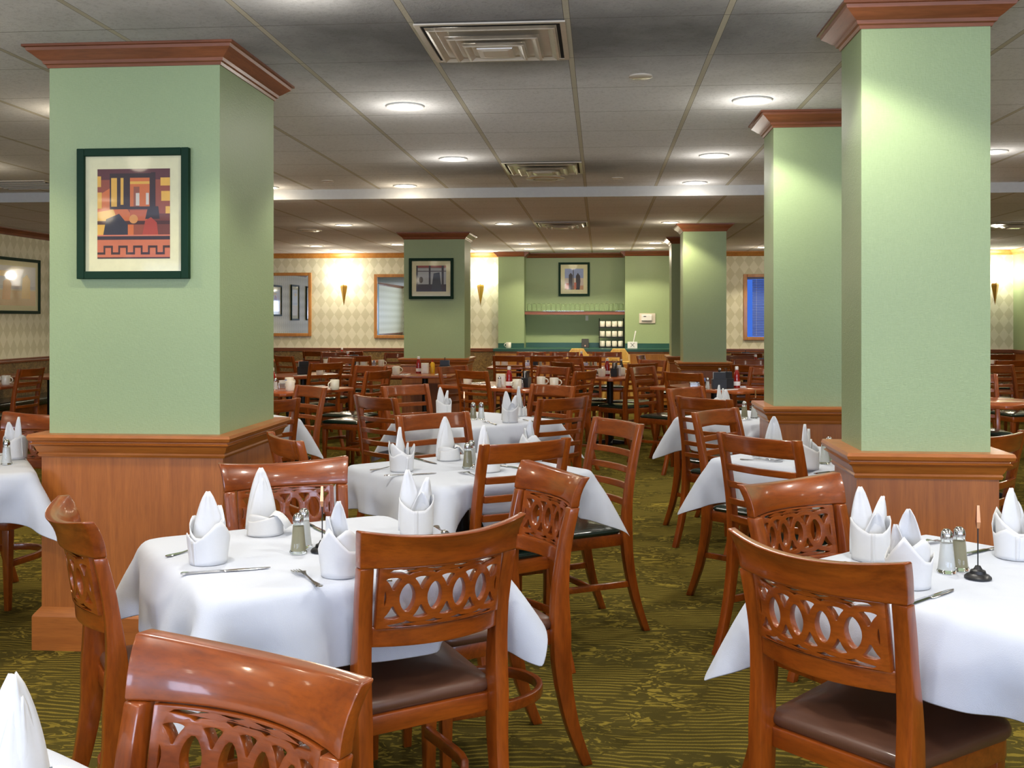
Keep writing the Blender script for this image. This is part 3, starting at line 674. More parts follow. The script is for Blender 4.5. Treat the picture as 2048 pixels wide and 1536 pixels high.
def make_ladder():
    r = thing('ladder_back_chair', 'x', 'chair')
    slab(outline(.208, .186, .205, -.185, .02, .01), .385, .437).bevel(.003).obj('seat_frame', M['cherry_x'], r, 40)
    cushion(outline(.215, .192, .215, -.175, .035, .02), .4375, .462, .014).obj('seat', M['green_vinyl'], r, 40)
    pts = smoothpts([(-.30, 0), (-.245, .15), (-.208, .32), (-.20, .45), (-.208, .6), (-.235, .76), (-.272, .915)])
    df = interp([(0, .03), (.42, .05), (.6, .036), (.915, .03)])
    for s in (-1, 1): post(pts, lambda z: s * .192, .032, df).bevel(.003).obj('leg', M['cherry_z'], r, 40)
    for s in (-1, 1): MB().loft([[(s * .188 + dx * w_, .18 + dy * w_ + .012 * (1 - z / .385), z) for dx, dy in ((-1, -1), (1, -1), (1, 1), (-1, 1))] for z, w_ in ((0, .012), (.2, .016), (.385, .019))]).bevel(.003).obj('leg', M['cherry_z'], r, 40)
    yf = lambda z: -.212 - .06 * max(0, (z - .45) / .465) ** 1.25
    rail(.177, .838, .912, .02, yf(.84), .026, 10, .017).bevel(.003).obj('crest_rail', M['cherry_x'], r, 40)
    for z in (.775, .703, .631, .559): rail(.177, z - .0135, z + .0135, .016, yf(z), .024, 10, .004).bevel(.002).obj('slat', M['cherry_x'], r, 40)
    for s in (-1, 1): MB().tube([(s * .19, -.222, .215), (s * .188, .185, .215)], (.009, .013), 4).bevel(.002).obj('stretcher', M['cherry_x'], r, 40)
    MB().tube([(-.188, -.02, .215), (.188, -.02, .215)], (.009, .012), 4).bevel(.002).obj('stretcher', M['cherry_x'], r, 40)
    return r
deco0, lad0 = make_deco(), make_ladder()
def chair(kind, x, y, deg, label, group):
    """x, y: middle of the top rail; deg: direction the sitter faces"""
    o = copy_tree(deco0 if kind == 'd' else lad0); a = R(deg); k = .27
    o.location = (x + k * math.cos(a), y + k * math.sin(a), 0); o.rotation_euler = (0, 0, a - PI / 2)
    tag(o, label, 'chair', group); return o
GD, GL, GB = 'lattice-back chairs at the front tables', 'ladder-back chairs at the white-cloth tables', 'ladder-back chairs in the bare-table area'
chair('d', -.51, 1.46, -116, 'lattice-back chair closest to the viewer, bottom left, facing the viewer', GD)
chair('d', -1.08, 3.50, -60, 'glossy lattice-back chair on the far side of front-left table', GD)
chair('d', -1.34, 2.57, 35, 'lattice-back chair seen side-on at left of the front-left table', GD)
chair('d', -.373, 2.469, 126, 'lattice-back chair seen from behind at near side of front-left table', GD)
chair('d', -.155, 3.375, -151, 'lattice-back chair turned sideways at right of the front-left table', GD)
chair('d', .46, 2.29, 44, 'lattice-back chair seen from behind at the front-right table', GD)
chair('d', .58, 3.22, -50, 'lattice-back chair with violet sheen on far side of front-right table', GD)
chair('d', -2.89, 5.16, -100, 'lattice-back chair behind the white table at the left edge', GD)
for a in [
 (-1.90, 5.85, 140, 'ladder-back chair just right of the wide left column, seen from behind'),
 (-1.99, 7.04, -136, 'bright ladder-back chair facing the white table behind the left column'),
 (-1.35, 6.17, 48, 'ladder-back chair at near-left of the farthest centre white table'),
 (-1.37, 7.25, -40, 'ladder-back chair with violet gleam at far-left of the farthest centre white table'),
 (-.33, 7.33, -130, 'ladder-back chair at far-right of the farthest centre white table'),
 (-.215, 6.18, 138, 'ladder-back chair at near-right of the farthest centre white table'),
 (-.82, 5.07, -50, 'wide ladder-back chair between the two centre white tables'),
 (.08, 4.80, -150, 'ladder-back chair standing in the aisle at right of the middle white table'),
 (-.28, 3.96, 130, 'ladder-back chair seen from behind at near-right of middle white table'),
 (-1.25, 4.045, 34, 'low-set ladder-back chair beside the wide left column at middle white table'),
 (.625, 4.20, 41, 'ladder-back chair seen from behind at the white table between right columns'),
 (.59, 5.39, -38, 'ladder-back chair with blue-violet gleam between the two right white tables'),
 (.61, 6.23, 45, 'ladder-back chair seen from behind at farthest right white table'),
 (.58, 7.16, -38, 'ladder-back chair on the far side of the farthest right white table'),
 (1.63, 4.38, 137, 'dark ladder-back chair partly hidden right of the nearest right column')]: chair('l', *a, GL)
for a in [
 (-1.99, 9.26, 160, 'ladder-back chair at right end of bare table next to left column'),
 (-2.90, 10.85, 138, 'ladder-back chair seen from behind, framing a cream mug, left rear area'),
 (-2.27, 10.19, -120, 'ladder-back chair behind the bare table next to left column'),
 (-1.45, 10.2, -35, 'side-on ladder-back chair at left end of centre bare table'),
 (-1.16, 9.34, 50, 'ladder-back chair at near-left of the centre bare table'),
 (-.45, 10.15, -128, 'ladder-back chair on the far side of the centre bare table'),
 (-.13, 9.38, 154, 'side-on ladder-back chair at right end of the centre bare table'),
 (-.41, 11.28, 36, 'ladder-back chair at left of the bare table before the high chairs'),
 (.45, 10.99, 132, 'ladder-back chair at near-right of the bare table before the high chairs'),
 (-.37, 12.26, -50, 'ladder-back chair at far-left of the bare table before the high chairs'),
 (.60, 11.95, -135, 'ladder-back chair at far-right of the bare table before the high chairs'),
 (.41, 10.22, -36, 'side-on ladder-back chair left of the bare table by the third column'),
 (.72, 9.16, 48, 'ladder-back chair at near-left of the bare table by third column'),
 (1.60, 10.12, -135, 'ladder-back chair at the far side of the bare table by third column'),
 (-3.11, 12.35, -118, 'ladder-back chair facing the viewer in the left rear area'),
 (-3.98, 12.85, 50, 'narrow side-on ladder-back chair in the left rear area'),
 (-3.10, 13.0, 88, 'dark ladder-back chair before the condiment-laden table, left rear'),
 (-3.71, 14.35, -95, 'ladder-back chair behind the condiment-laden table, left rear'),
 (-4.10, 14.8, 86, 'left of the two dark ladder-back chairs nearest the back wall dado'),
 (-3.62, 14.8, 86, 'right of the two dark ladder-back chairs nearest the back wall dado'),
 (-2.77, 14.15, -106, 'ladder-back chair half hidden behind the far wide column'),
 (-1.16, 13.2, 84, 'left one of three dark ladder-back chairs before the long counter tables'),
 (-.675, 13.2, 90, 'middle one of three dark ladder-back chairs before the long counter tables'),
 (-.19, 13.2, 90, 'right one of three dark ladder-back chairs before the long counter tables'),
 (-.97, 14.72, -88, 'ladder-back chair just before the counter, left of three'),
 (-.50, 14.72, -90, 'ladder-back chair just before the counter, middle of three'),
 (.10, 14.76, -88, 'ladder-back chair just before the counter and right high chair'),
 (.52, 13.44, -14, 'side-on ladder-back chair before the counter, left of the far columns'),
 (2.00, 14.45, 84, 'dark ladder-back chair near back wall right of the third column'),
 (1.78, 13.54, -86, 'ladder-back chair facing viewer, right of the third column'),
 (1.72, 12.25, -90, 'ladder-back chair close beside the third right column'),
 (1.50, 10.75, 52, 'ladder-back chair seen from behind, right of the third column'),
 (5.29, 14.32, 92, 'dark ladder-back chair near the far right corner'),
 (3.99, 10.89, -70, 'ladder-back chair facing the viewer at the right edge'),
 (4.65, 12.2, 100, 'ladder-back chair with back turned at the right edge, farther off'),
 (3.35, 7.0, 130, 'ladder-back chair at near-right of the bare table at right edge'),
 (3.15, 9.15, -95, 'ladder-back chair tucked behind the bare table at right edge'),
 (-5.36, 9.42, 178, 'side-on ladder-back chair at the wall tables, left edge of picture'),
 (-3.25, 8.35, 62, 'ladder-back chair at near side of bare table hidden by the left column')]: chair('l', *a, GB)
drop(deco0); drop(lad0)

# ---------------------------------------------------------------- tables
COLS = [(-2.31, -1.573, 4.20, 4.915), (.948, 1.402, 3.88, 4.19), (.954, 1.41, 5.84, 6.17)]
def ped(r, w_, d_, hi=.72, off=(0, 0)):
    n0 = len(r.children)
    MB().lathe([(.035, .02), (.035, hi), (.001, hi), (.001, .02)][::-1] if False else [(.001, .02), (.036, .02), (.036, hi), (.001, hi)], 16).obj('pedestal', M['black'], r, 40)
    b = MB()
    for a in (PI / 4, PI * .75):
        c_, s_ = math.cos(a), math.sin(a); L = .17
        b.tube([(-L * c_, -L * s_, .016), (0, 0, .034), (L * c_, L * s_, .016)], [(.022, .014), (.032, .02), (.022, .014)], 4)
    b.obj('base', M['black'], r)
    MB().box((0, 0, hi + .004), (.3, .3, .008)).obj('mounting_plate', M['black'], r)
    for c_ in list(r.children)[n0:]:
        if c_.name.startswith(('pedestal', 'base', 'mounting')): c_.location = (off[0], off[1], 0)
def table(x, y, deg, w_, d_, label, group, wood_top=True):
    r = thing('dining_table', label, 'table', (x, y, 0), R(deg), group)
    c = .04
    ol = [(-w_ / 2 + c, -d_ / 2), (w_ / 2 - c, -d_ / 2), (w_ / 2, -d_ / 2 + c), (w_ / 2, d_ / 2 - c), (w_ / 2 - c, d_ / 2), (-w_ / 2 + c, d_ / 2), (-w_ / 2, d_ / 2 - c), (-w_ / 2, -d_ / 2 + c)]
    slab(ol, .722, .75).bevel(.004).obj('tabletop', M['top'], r, 40)
    ped(r, w_, d_, .712)
    return r
def sim_cloth(x, y, deg, half, size, seed, off=(0, 0), tw=0, N=55, limits=()):
    rng = np.random.default_rng(seed); top = .7500
    g = np.linspace(-size / 2, size / 2, N); X, Y = np.meshgrid(g, g, indexing='ij')
    cs, sn = math.cos(tw), math.sin(tw)
    P = np.stack([X * cs - Y * sn + off[0], X * sn + Y * cs + off[1], np.full_like(X, top + .004)], -1)
    P[..., 2] += rng.normal(0, .0006, P[..., 2].shape)
    V = np.zeros_like(P); h = size / (N - 1)
    cons = []
    def addc(di, dj, k, step):
        L = h * math.hypot(di, dj)
        for par in range(step):
            if di and not dj: sa = (slice(par, None, step), slice(None))
            elif dj and not di: sa = (slice(None), slice(par, None, step))
            else: sa = (slice(par, None, step), slice(None))
            I, J = np.meshgrid(np.arange(N)[sa[0]], np.arange(N)[sa[1]], indexing='ij')
            I, J = I.ravel(), J.ravel(); ok = (I + di < N) & (J + dj < N) & (J + dj >= 0) & (I + di >= 0)
            I, J = I[ok], J[ok]; cons.append((I * N + J, (I + di) * N + J + dj, L, k))
    addc(1, 0, 1, 2); addc(0, 1, 1, 2); addc(1, 1, .7, 2); addc(1, -1, .7, 2)
    addc(2, 0, .28, 4); addc(0, 2, .28, 4); addc(6, 0, .05, 12); addc(0, 6, .05, 12)
    P = P.reshape(-1, 3); V = V.reshape(-1, 3); hb = np.array([half + .002, half + .002, .03]); cen = np.array([0, 0, top - .03]); r_ = .012
    ca, sa_ = math.cos(R(deg)), math.sin(R(deg))
    dt = .012
    for it in range(200):
        V[:, 2] -= 9.8 * dt; V *= .965
        Q = P + V * dt
        for k in range(9):
            for a, b_, L, st in cons:
                d = Q[b_] - Q[a]; l = np.linalg.norm(d, axis=1); c_ = (d * ((l - L) / np.maximum(l, 1e-9) * .5 * st)[:, None]); Q[a] += c_; Q[b_] -= c_
            # table collision
            q = Q - cen; aq = np.abs(q) - (hb - r_); m = np.maximum(aq, 0); dist = np.linalg.norm(m, axis=1) + np.minimum(np.max(aq, axis=1), 0) - r_
            hit = dist < .004
            if hit.any():
                n = m * np.sign(q); nl = np.linalg.norm(n, axis=1); inside = nl < 1e-7
                ax = np.argmax(aq, axis=1); e = np.zeros_like(n); e[np.arange(len(e)), ax] = np.sign(q[np.arange(len(e)), ax]); e[(ax == 2)] = (0, 0, 1)
                n = np.where(inside[:, None], e, n / np.maximum(nl, 1e-9)[:, None])
                Q[hit] += n[hit] * (.004 - dist[hit])[:, None]
                tf = hit & (n[:, 2] > .6); Q[tf, :2] = P[tf, :2] * .9 + Q[tf, :2] * .1
            for (la, ld, l0, l1) in limits:
                a_ = R(la - deg); nx, ny = math.cos(a_), math.sin(a_); dn = Q[:, 0] * nx + Q[:, 1] * ny; lt = -Q[:, 0] * ny + Q[:, 1] * nx
                ex = (dn > ld) & (lt > l0) & (lt < l1) & (Q[:, 2] < top - .01)
                Q[ex, 0] -= (dn[ex] - ld) * nx; Q[ex, 1] -= (dn[ex] - ld) * ny
            for (x0, x1, y0, y1) in COLS:
                wx_ = x + Q[:, 0] * ca - Q[:, 1] * sa_; wy_ = y + Q[:, 0] * sa_ + Q[:, 1] * ca
                mg = .032; ins = (wx_ > x0 - mg) & (wx_ < x1 + mg) & (wy_ > y0 - mg) & (wy_ < y1 + mg)
                if ins.any():
                    ds = np.stack([wx_ - (x0 - mg), (x1 + mg) - wx_, wy_ - (y0 - mg), (y1 + mg) - wy_], 1); am = np.argmin(ds, axis=1); dd = ds[np.arange(len(ds)), am]
                    wn = np.array([(-1, 0), (1, 0), (0, -1), (0, 1)])[am] * dd[:, None]
                    lx = wn[:, 0] * ca + wn[:, 1] * sa_; ly = -wn[:, 0] * sa_ + wn[:, 1] * ca
                    Q[ins, 0] += lx[ins]; Q[ins, 1] += ly[ins]
        V = (Q - P) / dt; P = Q
    flat = (np.abs(P[:, 0]) < half - .02) & (np.abs(P[:, 1]) < half - .02); P[flat, 2] = np.clip(P[flat, 2], top + .002, top + .0045)
    b = bmesh.new(); vs_ = [b.verts.new(p) for p in P]
    for i in range(N - 1):
        for j in range(N - 1): b.faces.new((vs_[i * N + j], vs_[(i + 1) * N + j], vs_[(i + 1) * N + j + 1], vs_[i * N + j + 1]))
    b.normal_update()
    me = bpy.data.meshes.new('tablecloth'); b.to_mesh(me); b.free(); me.shade_smooth(); me.materials.append(M['cloth'])
    o = bpy.data.objects.new('tablecloth', me); link(o); o.location = (x, y, 0); o.rotation_euler[2] = R(deg)
    s = o.modifiers.new('thick', 'SOLIDIFY'); s.thickness = .0012; s.offset = 1
    sb = o.modifiers.new('smooth', 'SUBSURF'); sb.levels = 1; sb.render_levels = 1
    return o
CT_T = [  # x, y, deg, name
 (-.78, 2.77, 35, 'the front-left table'), (.925, 2.60, 43, 'the front-right table'), (-.555, 4.355, 42, 'the middle table in the centre row'),
 (-.77, 6.45, 45, 'the farthest table in the centre row'), (1.02, 4.76, 47, 'the table between the two right columns'), (1.0, 6.74, 47, 'the table beyond the second right column'),
 (-2.40, 6.40, 45, 'the table behind the wide left column'), (-2.82, 4.17, 34, 'the table at the left edge before the column'), (-.75, .98, -33, 'the table in the bottom left corner')]
for i, (x, y, dg, nm) in enumerate(CT_T):
    r = thing('dining_table', 'cloth-covered square table on a black pedestal: ' + nm, 'table', (x, y, 0), R(dg), 'white-cloth dining tables')
    MB().box((0, 0, .730), (.742, .742, .030)).bevel(.012, 3).obj('tabletop', M['top'], r); ao = {0: (126, .075), 2: (130, .055)}.get(i, (0, 0)); ped(r, .74, .74, .706, (ao[1] * math.cos(R(ao[0] - dg)), ao[1] * math.sin(R(ao[0] - dg))))
    o = sim_cloth(x, y, dg,   .382, 1.105, i, ((i * 7 % 5 - 2) * .006, (i * 3 % 5 - 2) * .006), R((i * 5 % 7 - 3) * .5), limits={0: [(306, .386, -.10, .36)], 2: [(310, .386, -.26, .30)]}.get(i, ()))
    tag(o, 'white tablecloth draped over ' + nm, 'tablecloth', 'white tablecloths')

def side(x, y, i):
    tx, ty = CT_T[i][0], CT_T[i][1]; dx, dy = x - tx, y - ty
    cx = dx * math.cos(-YAW) - dy * math.sin(-YAW); cy_ = dx * math.sin(-YAW) + dy * math.cos(-YAW)
    a = math.degrees(math.atan2(cy_, cx)) % 360
    return ['right', 'far-right', 'far', 'far-left', 'left', 'near-left', 'near', 'near-right'][int((a + 22.5) // 45) % 8]
# napkins folded to a standing peak
def napkin_mesh(kind):
    b = MB()
    def sheet(a0, a1, r0, r1, hf, n=22, m=9, cx=0, cy=0, leanx=0, z0=0):
        rings = []
        for j in range(m):
            t_ = j / (m - 1); row = []
            for i in range(n):
                s = i / (n - 1); a = a0 + (a1 - a0) * s; h = hf(s); z = z0 + h * t_
                rr = (r0 + (r1 - r0) * t_)
                row.append((cx + rr * math.cos(a) + leanx * t_ * t_, cy + rr * math.sin(a), z))
            rings.append(row)
        b.loft(rings, caps=False, close=False)
    def spire(cx, cy, w0, hgt, rot, leanx, leany, curl):
        rings = []
        for j in range(12):
            t_ = j / 11; w_ = w0 * (1 - t_) ** .8 * (1 + .55 * t_) + .0045; row = []
            for i in range(9):
                s = -1 + 2 * i / 8; u = s * w_; d = curl * (1 - abs(s) ** 1.15) * (1 - t_ * .6) + .0018 * math.sin(s * 7 + t_ * 5)
                row.append((cx + u * math.cos(rot) - d * math.sin(rot) + leanx * t_, cy + u * math.sin(rot) + d * math.cos(rot) + leany * t_, .012 + hgt * t_))
            rings.append(row)
        b.loft(rings, caps=False, close=False)
    pk = lambda s, c, w_: max(0, 1 - abs(s - c) / w_)
    if kind == 0:      # wrapped cup with side points and a tall middle leaf
        sheet(-2.2, 4.3, .046, .054, lambda s: .062 + .055 * pk(s, .22, .18) ** 1.3 + .062 * pk(s, .62, .16) ** 1.2 + .02 * pk(s, .9, .1))
        sheet(.3, 5.2, .043, .046, lambda s: .07 + .05 * pk(s, .5, .3))
        spire(0, .006, .042, .168, .15, -.004, .006, -.022); spire(.006, .014, .034, .13, -.35, .018, .01, -.018); spire(.018, -.004, .022, .10, 1.0, .02, 0, -.01)
    elif kind == 1:    # low band with one tall spire and a drooping tail
        sheet(-PI, PI, .050, .045, lambda s: .05 + .012 * math.sin(s * 9))
        sheet(-2.6, 2.2, .053, .05, lambda s: .042 + .02 * pk(s, .5, .4))
        spire(-.01, .004, .042, .178, .1, -.004, .008, -.028); spire(-.014, -.008, .03, .15, .35, .006, .012, -.016)
        b.loft([[(.02 + .012 * k, -.04 + .02 * k * 0, .055 + .012 * math.sin(k * .7) - .0024 * k * k), (.03 + .012 * k, .0, .066 - .0026 * k * k), (.03 + .010 * k, .035, .05 - .0022 * k * k)] for k in range(5)], caps=False, close=False)
    else:              # two peaks leaning apart
        sheet(-2.0, 4.5, .047, .05, lambda s: .075 + .04 * pk(s, .3, .2) + .035 * pk(s, .75, .2))
        spire(-.014, .004, .034, .175, -.2, -.010, .006, -.02); spire(.012, .006, .034, .150, .3, .022, .0, -.022); spire(.0, -.012, .038, .11, .1, .012, -.004, .018)
    me = b.mesh(M['napkin'], 180); me.name = 'napkin'; return me
NK = [napkin_mesh(k) for k in range(3)]
ZT = .7572
def napkin(x, y, kind, rz, ti, sc=1.0, extra=''):
    o = bpy.data.objects.new('folded_napkin', NK[kind]); link(o); o.location = (x, y, ZT); o.rotation_euler[2] = rz; o.scale = (sc, sc, sc)
    md = o.modifiers.new('thick', 'SOLIDIFY'); md.thickness = .0014; md.offset = 0
    tag(o, 'peaked white napkin, %s place of %s' % (side(x, y, ti), CT_T[ti][3]), 'napkin', 'standing folded napkins')
for a in [(-1.0, 2.59, 0, .1, 0), (-.97, 2.95, 1, .1, 0), (-.53, 2.98, 2, .5, 0), (-.63, 2.49, 0, 2.6, 0),
          (.70, 2.77, 2, .2, 1), (.72, 2.50, 0, 2.4, 1), (1.08, 2.82, 0, .3, 1),
          (-.81, 4.21, 0, 1.2, 2), (-.67, 4.57, 1, .3, 2), (-.30, 4.56, 0, 2.2, 2), (-.46, 4.24, 1, .8, 2),
          (-1.0, 6.62, 2, .9, 3), (-.54, 6.25, 2, .2, 3), (-.52, 6.68, 1, 2, 3),
          (.76, 4.72, 1, 2.9, 4), (.86, 4.42, 2, 1.2, 4), (1.22, 4.95, 0, 1, 4),
          (.80, 6.98, 2, 1.1, 5), (.79, 6.5, 1, .4, 5),
          (-2.60, 4.44, 2, 2.9, 7), (-.70, 1.22, 1, .8, 8)]: napkin(*a)
# shakers and number stands
def mk_shaker(fill):
    r = thing(fill + '_shaker', 'x', 'shaker')
    MB().lathe([(.001, 0), (.022, 0), (.0235, .004), (.021, .01), (.0185, .03), (.0135, .082), (.001, .082)], 24, flute=.04).obj('glass_body', M['glass'], r, 40)
    MB().lathe([(.001, .006), (.0175, .007), (.0165, .03), (.0122, .072), (.001, .073)], 16).obj('contents', M[fill], r, 40)
    MB().lathe([(.0142, .0822), (.0148, .09), (.0125, .10), (.007, .106), (.001, .107)], 18).obj('cap', M['steel'], r, 60)
    return r
def mk_stand():
    r = thing('table_number_stand', 'x', 'sign holder')
    MB().lathe([(.001, 0), (.031, 0), (.031, .004), (.026, .009), (.019, .012), (.017, .019), (.010, .022), (.006, .03), (.001, .03)], 24).obj('base', M['black'], r, 40)
    MB().tube([(0, 0, .028), (0, 0, .125)], .0016, 8).obj('stem', M['black'], r, 60)
    MB().loft([[(-.003, -.003, .12), (.003, -.003, .12), (.003, .003, .12), (-.003, .003, .12)], [(-.0045, -.0055, .135), (.0045, -.0055, .135), (.0045, .0055, .135), (-.0045, .0055, .135)], [(-.003, -.002, .175), (.003, -.002, .175), (.003, .002, .175), (-.003, .002, .175)]]).obj('clip', M['copper'], r)
    return r
pep0, salt0, st0 = mk_shaker('pepper'), mk_shaker('salt'), mk_stand()
for q_ in (pep0, salt0): nest(q_, [('contents', 'glass_body')])
for (px, py, sx, sy, nx, ny, ti) in [(-.80, 2.71, -.805, 2.78, -.742, 2.735, 0), (.89, 2.67, .85, 2.64, .905, 2.585, 1), (-.55, 4.31, -.545, 4.40, -.487, 4.355, 2), (-.785, 6.42, -.735, 6.42, -.835, 6.37, 3), (1.0, 4.66, .965, 4.58, 1.045, 4.59, 4), (.905, 6.64, .965, 6.64, .985, 6.72, 5), (-2.585, 4.22, -2.535, 4.26, -2.65, 4.16, 7)]:
    for src, x, y, nm, cat in ((pep0, px, py, 'glass pepper shaker with chrome cap', 'pepper shaker'), (salt0, sx, sy, 'glass salt shaker with chrome cap', 'salt shaker'), (st0, nx, ny, 'black table-number stand', 'sign holder')):
        o = copy_tree(src); o.location = (x, y, ZT); tag(o, nm + ' on ' + CT_T[ti][3], cat, cat + 's on the white tables')
# cutlery
def mk_knife():
    b = MB(); L = .215; rings = []
    for q, w_, h in ((0, .004, .003), (.02, .0075, .0045), (.1, .0055, .004), (.42, .005, .004), (.46, .004, .003), (.5, .008, .0016), (.8, .009, .0014), (.94, .007, .0012), (1, .0015, .001)):
        x = (q - .5) * L; rings.append([(x, -w_, .001), (x, w_, .001), (x, w_ * .7, .001 + h), (x, -w_ * .7, .001 + h)])
    return b.loft(rings).obj('knife', M['steel'], None, 50)
def mk_fork():
    b = MB(); L = .185
    def z(q): return .001 + .010 * max(0, 1 - abs(q - .66) / .2) ** 1.0
    rings = []
    for q, w_ in ((0, .005), (.04, .0095), (.1, .0075), (.3, .0035), (.55, .003), (.64, .006), (.70, .0115), (.76, .012)):
        x = (q - .5) * L; rings.append([(x, -w_, z(q)), (x, w_, z(q)), (x, w_ * .8, z(q) + .0022), (x, -w_ * .8, z(q) + .0022)])
    b.loft(rings)
    for k in range(4):
        y = (k - 1.5) * .0066
        b.loft([[((q - .5) * L, y - w_, z(q)), ((q - .5) * L, y + w_, z(q)), ((q - .5) * L, y + w_, z(q) + .002), ((q - .5) * L, y - w_, z(q) + .002)] for q, w_ in ((.75, .0022), (.85, .0018), (.95, .0015), (1, .0007))])
    return b.obj('fork', M['steel'], None, 50)
kn0, fk0 = mk_knife(), mk_fork()
CUT = [('k', -1.01, 2.46, -.83, 2.54, 0), ('f', -.64, 2.36, -.76, 2.53, 0), ('f', -1.13, 2.64, -1.05, 2.80, 0), ('k', -.89, 3.10, -.80, 2.98, 0), ('k', -.50, 2.44, -.56, 2.62, 0), ('f', -.50, 3.12, -.42, 2.9, 0),
       ('k', .67, 2.33, .80, 2.46, 1), ('f', .54, 2.76, .65, 2.64, 1), ('k', .99, 2.86, 1.10, 2.95, 1), ('f', .85, 2.92, .92, 2.98, 1),
       ('f', -.94, 4.21, -.82, 4.35, 2), ('k', -.84, 4.07, -.67, 4.15, 2), ('f', -.46, 4.05, -.56, 4.18, 2), ('k', -.82, 4.58, -.71, 4.44, 2), ('f', -.24, 4.36, -.36, 4.5, 2), ('k', -.34, 4.32, -.44, 4.42, 2),
       ('f', -.60, 6.08, -.71, 6.27, 3), ('k', -.40, 6.28, -.46, 6.4, 3), ('f', -.62, 6.63, -.51, 6.5, 3), ('k', -1.05, 6.4, -.93, 6.5, 3),
       ('f', .64, 4.67, .77, 4.62, 4), ('k', .88, 4.28, 1.0, 4.38, 4), ('k', .70, 4.80, .86, 4.90, 4),
       ('f', .80, 6.42, .92, 6.52, 5), ('k', .70, 6.7, .84, 6.8, 5), ('f', -2.75, 4.42, -2.66, 4.58, 7)]
cnt = {}
for k, x0, y0, x1, y1, ti in CUT:
    o = (kn0 if k == 'k' else fk0).copy(); C.objects.link(o); mx, my = (x0 + x1) / 2, (y0 + y1) / 2
    o.location = (mx, my, ZT); o.rotation_euler[2] = math.atan2(y1 - y0, x1 - x0)
    nm = 'knife' if k == 'k' else 'fork'; tag(o, 'steel %s at the %s side of %s' % (nm, side(mx, my, ti), CT_T[ti][3]), nm, nm + 's on the white cloths')
for o in (kn0, fk0): bpy.data.objects.remove(o)

# ---------------------------------------------------------------- bare tables and what stands on them
G_B = 'bare wooden dining tables'
BT = {
 'B1': (-2.78, 9.16, 62, .93, .76, 'the bare table next to the left column'), 'B4': (-2.02, 11.93, 90, 1.15, .76, 'the bare table against the far wide column'),
 'M1': (-.87, 9.80, 142, 1.2, .76, 'the centre bare table'), 'M2': (.11, 11.55, 45, .86, .86, 'the bare table before the high chairs'),
 'M3': (1.06, 9.76, 142, 1.0, .76, 'the bare table by the third right column'), 'B5': (-3.35, 11.55, 45, .86, .76, 'the bare table in the left rear area'),
 'B7': (-3.35, 13.68, 0, 1.3, .76, 'the condiment-laden table in the left rear'), 'B2': (-3.95, 15.45, 0, 1.2, .76, 'the bare table touching the back wall dado'),
 'B3': (-5.45, 15.75, 0, 1.2, .76, 'the bare table in the far left corner'), 'C1': (-1.08, 13.85, 0, .78, .8, 'left table of the pair before the counter'),
 'C2': (-.22, 13.85, 0, .78, .8, 'right table of the pair before the counter'), 'L1': (-6.2, 9.58, 0, 1.3, .76, 'the near wall table at the left edge'),
 'L2': (-6.12, 11.15, 0, 1.3, .76, 'the far wall table at the left edge'), 'R1': (2.96, 8.33, 45, .76, .76, 'the bare table at the right edge'),
 'B8': (2.0, 12.95, 0, .76, .76, 'the bare table right of the third column'), 'B9': (2.1, 15.3, 0, .9, .76, 'the bare table by the blue window'), 'R2': (5.3, 15.2, 0, 1.2, .76, 'the bare table in the far right corner')}
for k, (x, y, dg, w_, d_, nm) in BT.items(): table(x, y, dg, w_, d_, 'polished wood table with clipped corners: ' + nm, G_B)
bench = thing('bench_seat', 'black upholstered bench along the left wall', 'bench', (XL, 10.4, 0))
MB().b2((.015, -2.4, 0), (.42, 2.4, .38)).obj('bench_base', M['cherry_x'], bench)
MB().b2((.015, -2.4, .38), (.46, 2.4, .47)).bevel(.02, 3).obj('bench_cushion', M['green_vinyl'], bench, 40)
ZB = .7505
def mk_ketchup():
    r = thing('ketchup_bottle', 'x', 'bottle')
    MB().lathe([(.001, 0), (.03, 0), (.032, .01), (.032, .06), (.026, .09), (.029, .11), (.022, .14), (.014, .165), (.001, .165)], 18).obj('bottle_body', M['red'], r, 50)
    MB().lathe([(.0165, .1655), (.0165, .19), (.012, .195), (.001, .195)], 16).obj('cap', M['white'], r, 40)
    MB().lathe([(.0325, .02), (.0327, .022), (.0327, .055), (.0325, .057)], 18).obj('label', M['paper'], r, 50)
    return r
def mk_sauce():
    r = thing('sauce_bottle', 'x', 'bottle')
    MB().lathe([(.001, 0), (.024, 0), (.025, .005), (.025, .1), (.012, .135), (.011, .16), (.001, .16)], 16).obj('bottle_body', M['sauce'], r, 50)
    MB().lathe([(.0125, .1605), (.0125, .175), (.001, .175)], 14).obj('cap', M['white'], r, 40)
    MB().lathe([(.0255, .03), (.0257, .032), (.0257, .08), (.0255, .082)], 16).obj('label', M['paper'], r, 50)
    return r
def mk_must():
    r = thing('mustard_bottle', 'x', 'bottle')
    MB().lathe([(.001, 0), (.026, 0), (.027, .01), (.027, .11), (.012, .13), (.001, .13)], 16).obj('bottle_body', M['yellow'], r, 50)
    MB().lathe([(.013, .1305), (.006, .15), (.002, .165), (.001, .165)], 12).obj('nozzle', M['red'], r, 50)
    return r
def mk_caddy():
    r = thing('menu_holder', 'x', 'menu holder')
    MB().box((0, 0, .045), (.13, .07, .09)).bevel(.003).obj('holder', M['blackp'], r)
    for k in range(3): MB().box((0, -.018 + k * .018, .085), (.11, .004, .13)).obj('menu', M['blackp'] if k != 1 else M['paper'], r)
    MB().tube([(0, -.03, .15), (0, -.03, .18), (0, .03, .18), (0, .03, .15)], .003, 6).obj('handle', M['black'], r)
    return r
